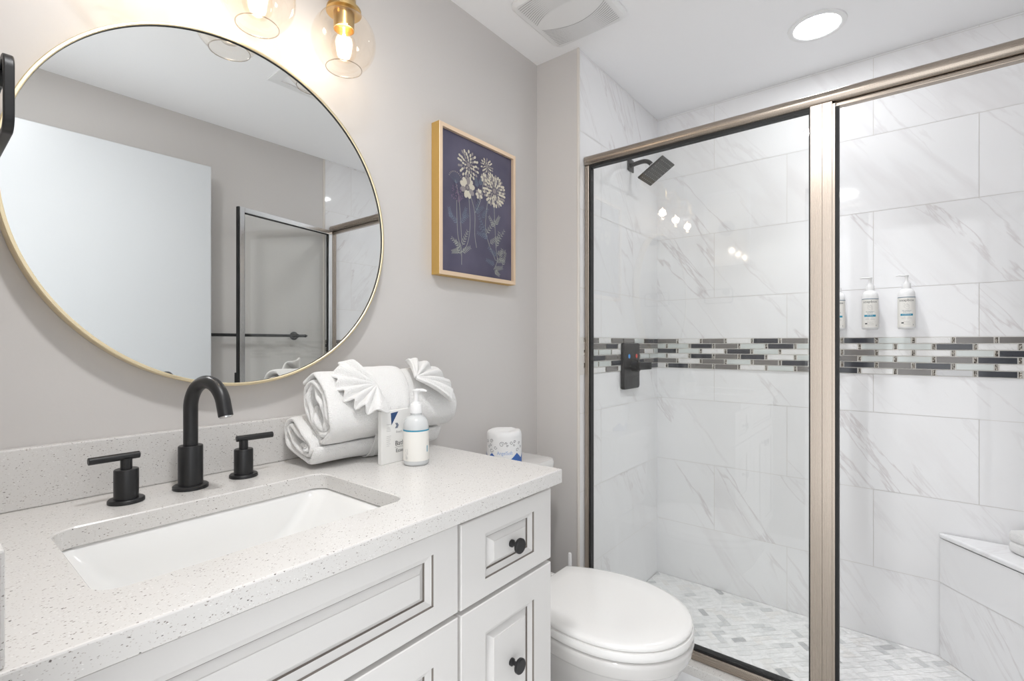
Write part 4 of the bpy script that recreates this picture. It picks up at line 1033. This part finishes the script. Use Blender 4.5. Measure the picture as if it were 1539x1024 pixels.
for xc in (-0.088, -0.044, 0.046, 0.092): rect_on(bm, f, xc - 0.031, xc + 0.031, 0.004, 0.018, 0, 8)
put_text(bm, 'AngelSoft', 0.0165, lambda x, y: (lambda p: p)(f(x, y)), (0.002, 0.039), 1, 0.82)
def swirl(xc, yc, r, turns, dirn, w0=0.0011):
    pts = []
    for i in range(int(14 * turns) + 1):
        a = dirn * 2 * PI * i / 14; rr_ = r * (1 - 0.75 * i / (14 * turns)); pts.append((xc + rr_ * math.cos(a), yc + rr_ * math.sin(a)))
    for (xa, ya), (xb, yb) in zip(pts, pts[1:]):
        d = Vector((xb - xa, yb - ya)); n = Vector((-d.y, d.x)).normalized() * w0 / 2
        quad(bm, [f(xa - n.x, ya - n.y), f(xb - n.x, yb - n.y), f(xb + n.x, yb + n.y), f(xa + n.x, ya + n.y)], 2)
for xc, yc, r, tu, d in ((-0.008, 0.073, 0.009, 1.4, 1), (0.006, 0.078, 0.004, 1.2, -1), (0.010, 0.068, 0.004, 1.2, 1), (0.024, 0.078, 0.006, 1.1, -1), (0.036, 0.080, 0.005, 1.3, 1), (0.034, 0.070, 0.004, 1.1, -1), (-0.030, 0.062, 0.006, 1.1, -1), (-0.046, 0.082, 0.007, 1.4, 1), (-0.050, 0.070, 0.005, 1.2, -1), (-0.058, 0.062, 0.005, 1.2, 1), (0.048, 0.052, 0.007, 1.0, 1), (-0.046, 0.052, 0.008, 1.0, -1), (0.056, 0.074, 0.005, 1.2, 1), (-0.068, 0.078, 0.006, 1.2, 1), (0.066, 0.062, 0.005, 1.2, -1)):
    swirl(xc, yc, r, tu, d)
obj('wrapper_print', bm, [M_bluep, M_bluel, M_ink], wr)

# ------------------------------------------------------------------ shower fittings on the side wall
yw = YS - E_
t = thing('shower_fixture', 'matte black square rain shower head on a bent wall arm', 'shower head', (2.06, yw, 1.950)); sh = (2.06, yw, 1.950)
bm = B(); box(bm, (2.030, yw - 0.006, 1.923), (2.090, yw - 0.0005, 1.979)); obj('flange', off(bm, sh), M_black, t, bevel=0.003)
nrm = Vector((0, -0.53, -0.848)); cen = Vector((2.055, 0.838, 1.893))
jt = cen - nrm * 0.036
bm = B(); tube(bm, [(2.06, yw - 0.004, 1.950), (2.06, 0.935, 1.953)] + bez((2.06, 0.925, 1.954), (2.06, 0.890, 1.958), jt - nrm * 0.03, jt, 12), 0.0095, 16); obj('arm', off(bm, sh), M_black, t, smooth=True, angle=40)
bm = B(); tube(bm, [jt - nrm * 0.006, jt - nrm * 0.002], 0.0115, 20); obj('collar_ring', off(bm, sh), M_silver, t, smooth=True, angle=40)
bm = B(); tube(bm, [jt - nrm * 0.001, jt + nrm * 0.008, jt + nrm * 0.016, jt + nrm * 0.027], [0.011, 0.016, 0.014, 0.022], 24); obj('swivel', off(bm, sh), M_black, t, smooth=True, angle=40)
e2v = Vector((0, -0.848, 0.53)); Mh = Matrix(((1, e2v.x, nrm.x, cen.x), (0, e2v.y, nrm.y, cen.y), (0, e2v.z, nrm.z, cen.z), (0, 0, 0, 1)))
bm = B(); box(bm, (-0.066, -0.066, -0.009), (0.066, 0.066, 0.0), 0, Mh); pl_ = obj('spray_plate', off(bm, sh), mat('charcoal_plate', (0.035, 0.036, 0.034), 0.35), t, bevel=0.003)
bm = B()
for i in range(7):
    for j in range(7):
        c = Mh @ Vector((-0.051 + 0.017 * i, -0.051 + 0.017 * j, 0)); tube(bm, [c, c + nrm * 0.0018], 0.0019, 6)
obj('nozzles', off(bm, sh), mat('silicone_nozzle', (0.35, 0.35, 0.34), 0.5), pl_)

t = thing('shower_valve', 'black shower valve plate with lever, blue and red marks, on the mosaic band', 'valve', (2.040, yw, 1.047)); sv = (2.040, yw, 1.047)
bm = B(); loft(bm, [[(2.040 + x, yw - 0.0045, 1.047 + z) for x, z in rrect(0.160, 0.204, 0.012, 5)], [(2.040 + x, yw - 0.017, 1.047 + z) for x, z in rrect(0.160, 0.204, 0.012, 5)], [(2.040 + x, yw - 0.020, 1.047 + z) for x, z in rrect(0.154, 0.198, 0.010, 5)]]); bmesh.ops.recalc_face_normals(bm, faces=bm.faces); pt = obj('plate', off(bm, sv), M_black, t, smooth=True, angle=40)
for x, m_ in ((2.010, M_blue), (2.085, M_red)):
    bm = B(); lathe(bm, [(0.0095, 0.0), (0.0095, 0.0012), (0, 0.0013)], (0, 0, 0), 20, 'y'); bmesh.ops.rotate(bm, verts=bm.verts, cent=(0, 0, 0), matrix=Matrix.Rotation(PI, 3, 'Z')); bmesh.ops.translate(bm, verts=bm.verts, vec=(x, yw - 0.0198, 1.090)); 
    o = obj('temperature_mark', off(bm, sv), m_, pt); o['label'] = 'blue cold mark' if m_ is M_blue else 'red hot mark'
bm = B(); tube(bm, [(2.045, yw - 0.020, 1.046), (2.045, yw - 0.050, 1.046)], 0.024, 28); obj('hub', off(bm, sv), M_black, t, smooth=True, angle=40)
bm = B(); Ml = Matrix.Translation((2.045, yw - 0.044, 1.046)) @ Matrix.Rotation(math.radians(-8), 4, 'Z'); box(bm, (-0.018, -0.022, -0.0165), (0.082, 0.006, 0.0165), 0, Ml); obj('lever', off(bm, sv), M_black, t, bevel=0.004)

# ------------------------------------------------------------------ wall-hung dispenser bottles
fc = math.atan2(-0.05, -2.3)
def dispenser(label, loc):
    t = thing('soap_dispenser', label, 'bottle', loc, 0, 'pump dispensers on the shower wall')
    bm = B(); lathe(bm, [(0.0235, 0.0), (0.0255, 0.003), (0.026, 0.007), (0.026, 0.122), (0.0252, 0.131), (0.0225, 0.140), (0.018, 0.146), (0.0120, 0.150), (0.0115, 0.156)], n=44); obj('body', bm, M_plastic, t, smooth=True, angle=60)
    bm = B(); patch(bm, 0.02615, fc - 1.7, fc + 1.7, 0.007, 0.1155, 0, 44); lb = obj('label', bm, M_label, t, smooth=True)
    bm = B(); r = 0.0263; f = cyl_map(r, fc, 0)
    patch(bm, r, fc - 1.7, fc + 1.7, 0.1150, 0.1172, 2, 44)
    put_text(bm, 'soapbox', 0.0125, f, (0, 0.1015), 0, 1.12)
    # line drawing of two hands with a drop
    def ln(pts, w_=0.0006, mi=1):
        for (xa, ya), (xb, yb) in zip(pts, pts[1:]):
            d = Vector((xb - xa, yb - ya)); n = Vector((-d.y, d.x)).normalized() * w_ / 2
            quad(bm, [f(xa - n.x, ya - n.y), f(xb - n.x, yb - n.y), f(xb + n.x, yb + n.y), f(xa + n.x, ya + n.y)], mi)
    ln([(-0.009, 0.093), (-0.006, 0.0935), (-0.0045, 0.090), (-0.0075, 0.085), (-0.007, 0.080), (-0.003, 0.076), (0.002, 0.073), (0.006, 0.074), (0.008, 0.079)])
    ln([(0.0, 0.092), (-0.003, 0.087), (-0.0015, 0.083), (0.002, 0.082), (0.0045, 0.085), (0.003, 0.089), (0.0, 0.092)])
    ln([(0.001, 0.0935), (0.004, 0.091), (0.0075, 0.086), (0.0065, 0.0815), (0.003, 0.0785)])
    put_text(bm, 'SEA MINERALS', 0.0042, f, (0, 0.0655), 2, 1.05); put_text(bm, '& BLOOM', 0.0042, f, (0, 0.0605), 2, 1.05)
    rect_on(bm, f, -0.0195, 0.0195, 0.0480, 0.0555, 3, 10)
    put_text(bm, 'CONDITIONER' if 'nearest' in label else 'SHAMPOO', 0.0040, cyl_map(r + 0.0001, fc, 0), (0, 0.0510), 5, 1.0)
    for yy, xa, xb in ((0.0435, -0.008, -0.004), (0.0435, 0.004, 0.011), (0.0400, -0.016, -0.003), (0.0400, 0.002, 0.015), (0.0365, -0.016, -0.002), (0.0365, 0.001, 0.016), (0.0280, -0.017, 0.018), (0.0260, -0.009, 0.008), (0.0215, -0.003, 0.012), (0.0165, -0.010, 0.012)):
        rect_on(bm, f, xa, xb, yy, yy + 0.0007, 4, 4)
    rect_on(bm, f, -0.0165, -0.0085, 0.0195, 0.0240, 0, 3); rect_on(bm, f, 0.0205, 0.0220, 0.012, 0.017, 0, 1)
    obj('label_print', bm, [M_ink, M_inkgrey, M_tealdark, M_teal, M_inkgrey, M_plastic], lb)
    bm = B(); lathe(bm, [(0.0130, 0.1505), (0.0132, 0.168), (0.0125, 0.1695), (0.0075, 0.170), (0.0065, 0.176), (0.004, 0.1765)], n=32); obj('collar', bm, M_plastic, t, smooth=True, angle=40)
    bm = B(); lathe(bm, [(0.0042, 0.176), (0.0042, 0.190), (0.0062, 0.196), (0.0070, 0.199), (0, 0.200)], n=24); tube(bm, [(0, 0, 0.1975), (-0.012, 0.022, 0.1985), (-0.016, 0.031, 0.1960)], [0.0038, 0.0030, 0.0020], 10); obj('pump', bm, M_plastic, t, smooth=True, angle=40)
    bm = B(); box(bm, (0.0262, -0.012, 0.03), (0.0365, 0.012, 0.13)); obj('wall_bracket', bm, M_plastic, t, bevel=0.002)
    return t
d0 = dispenser('white pump dispenser on the shower wall, nearest the bench of the three', (2.3360, -0.0085, 1.2005))
d1 = dispenser('white pump dispenser on the shower wall, middle one of the three', (2.3360, 0.1005, 1.2005))
dup(d1, (2.3360, 0.2060, 1.2005), 0, 'white pump dispenser half hidden behind the nickel door post')
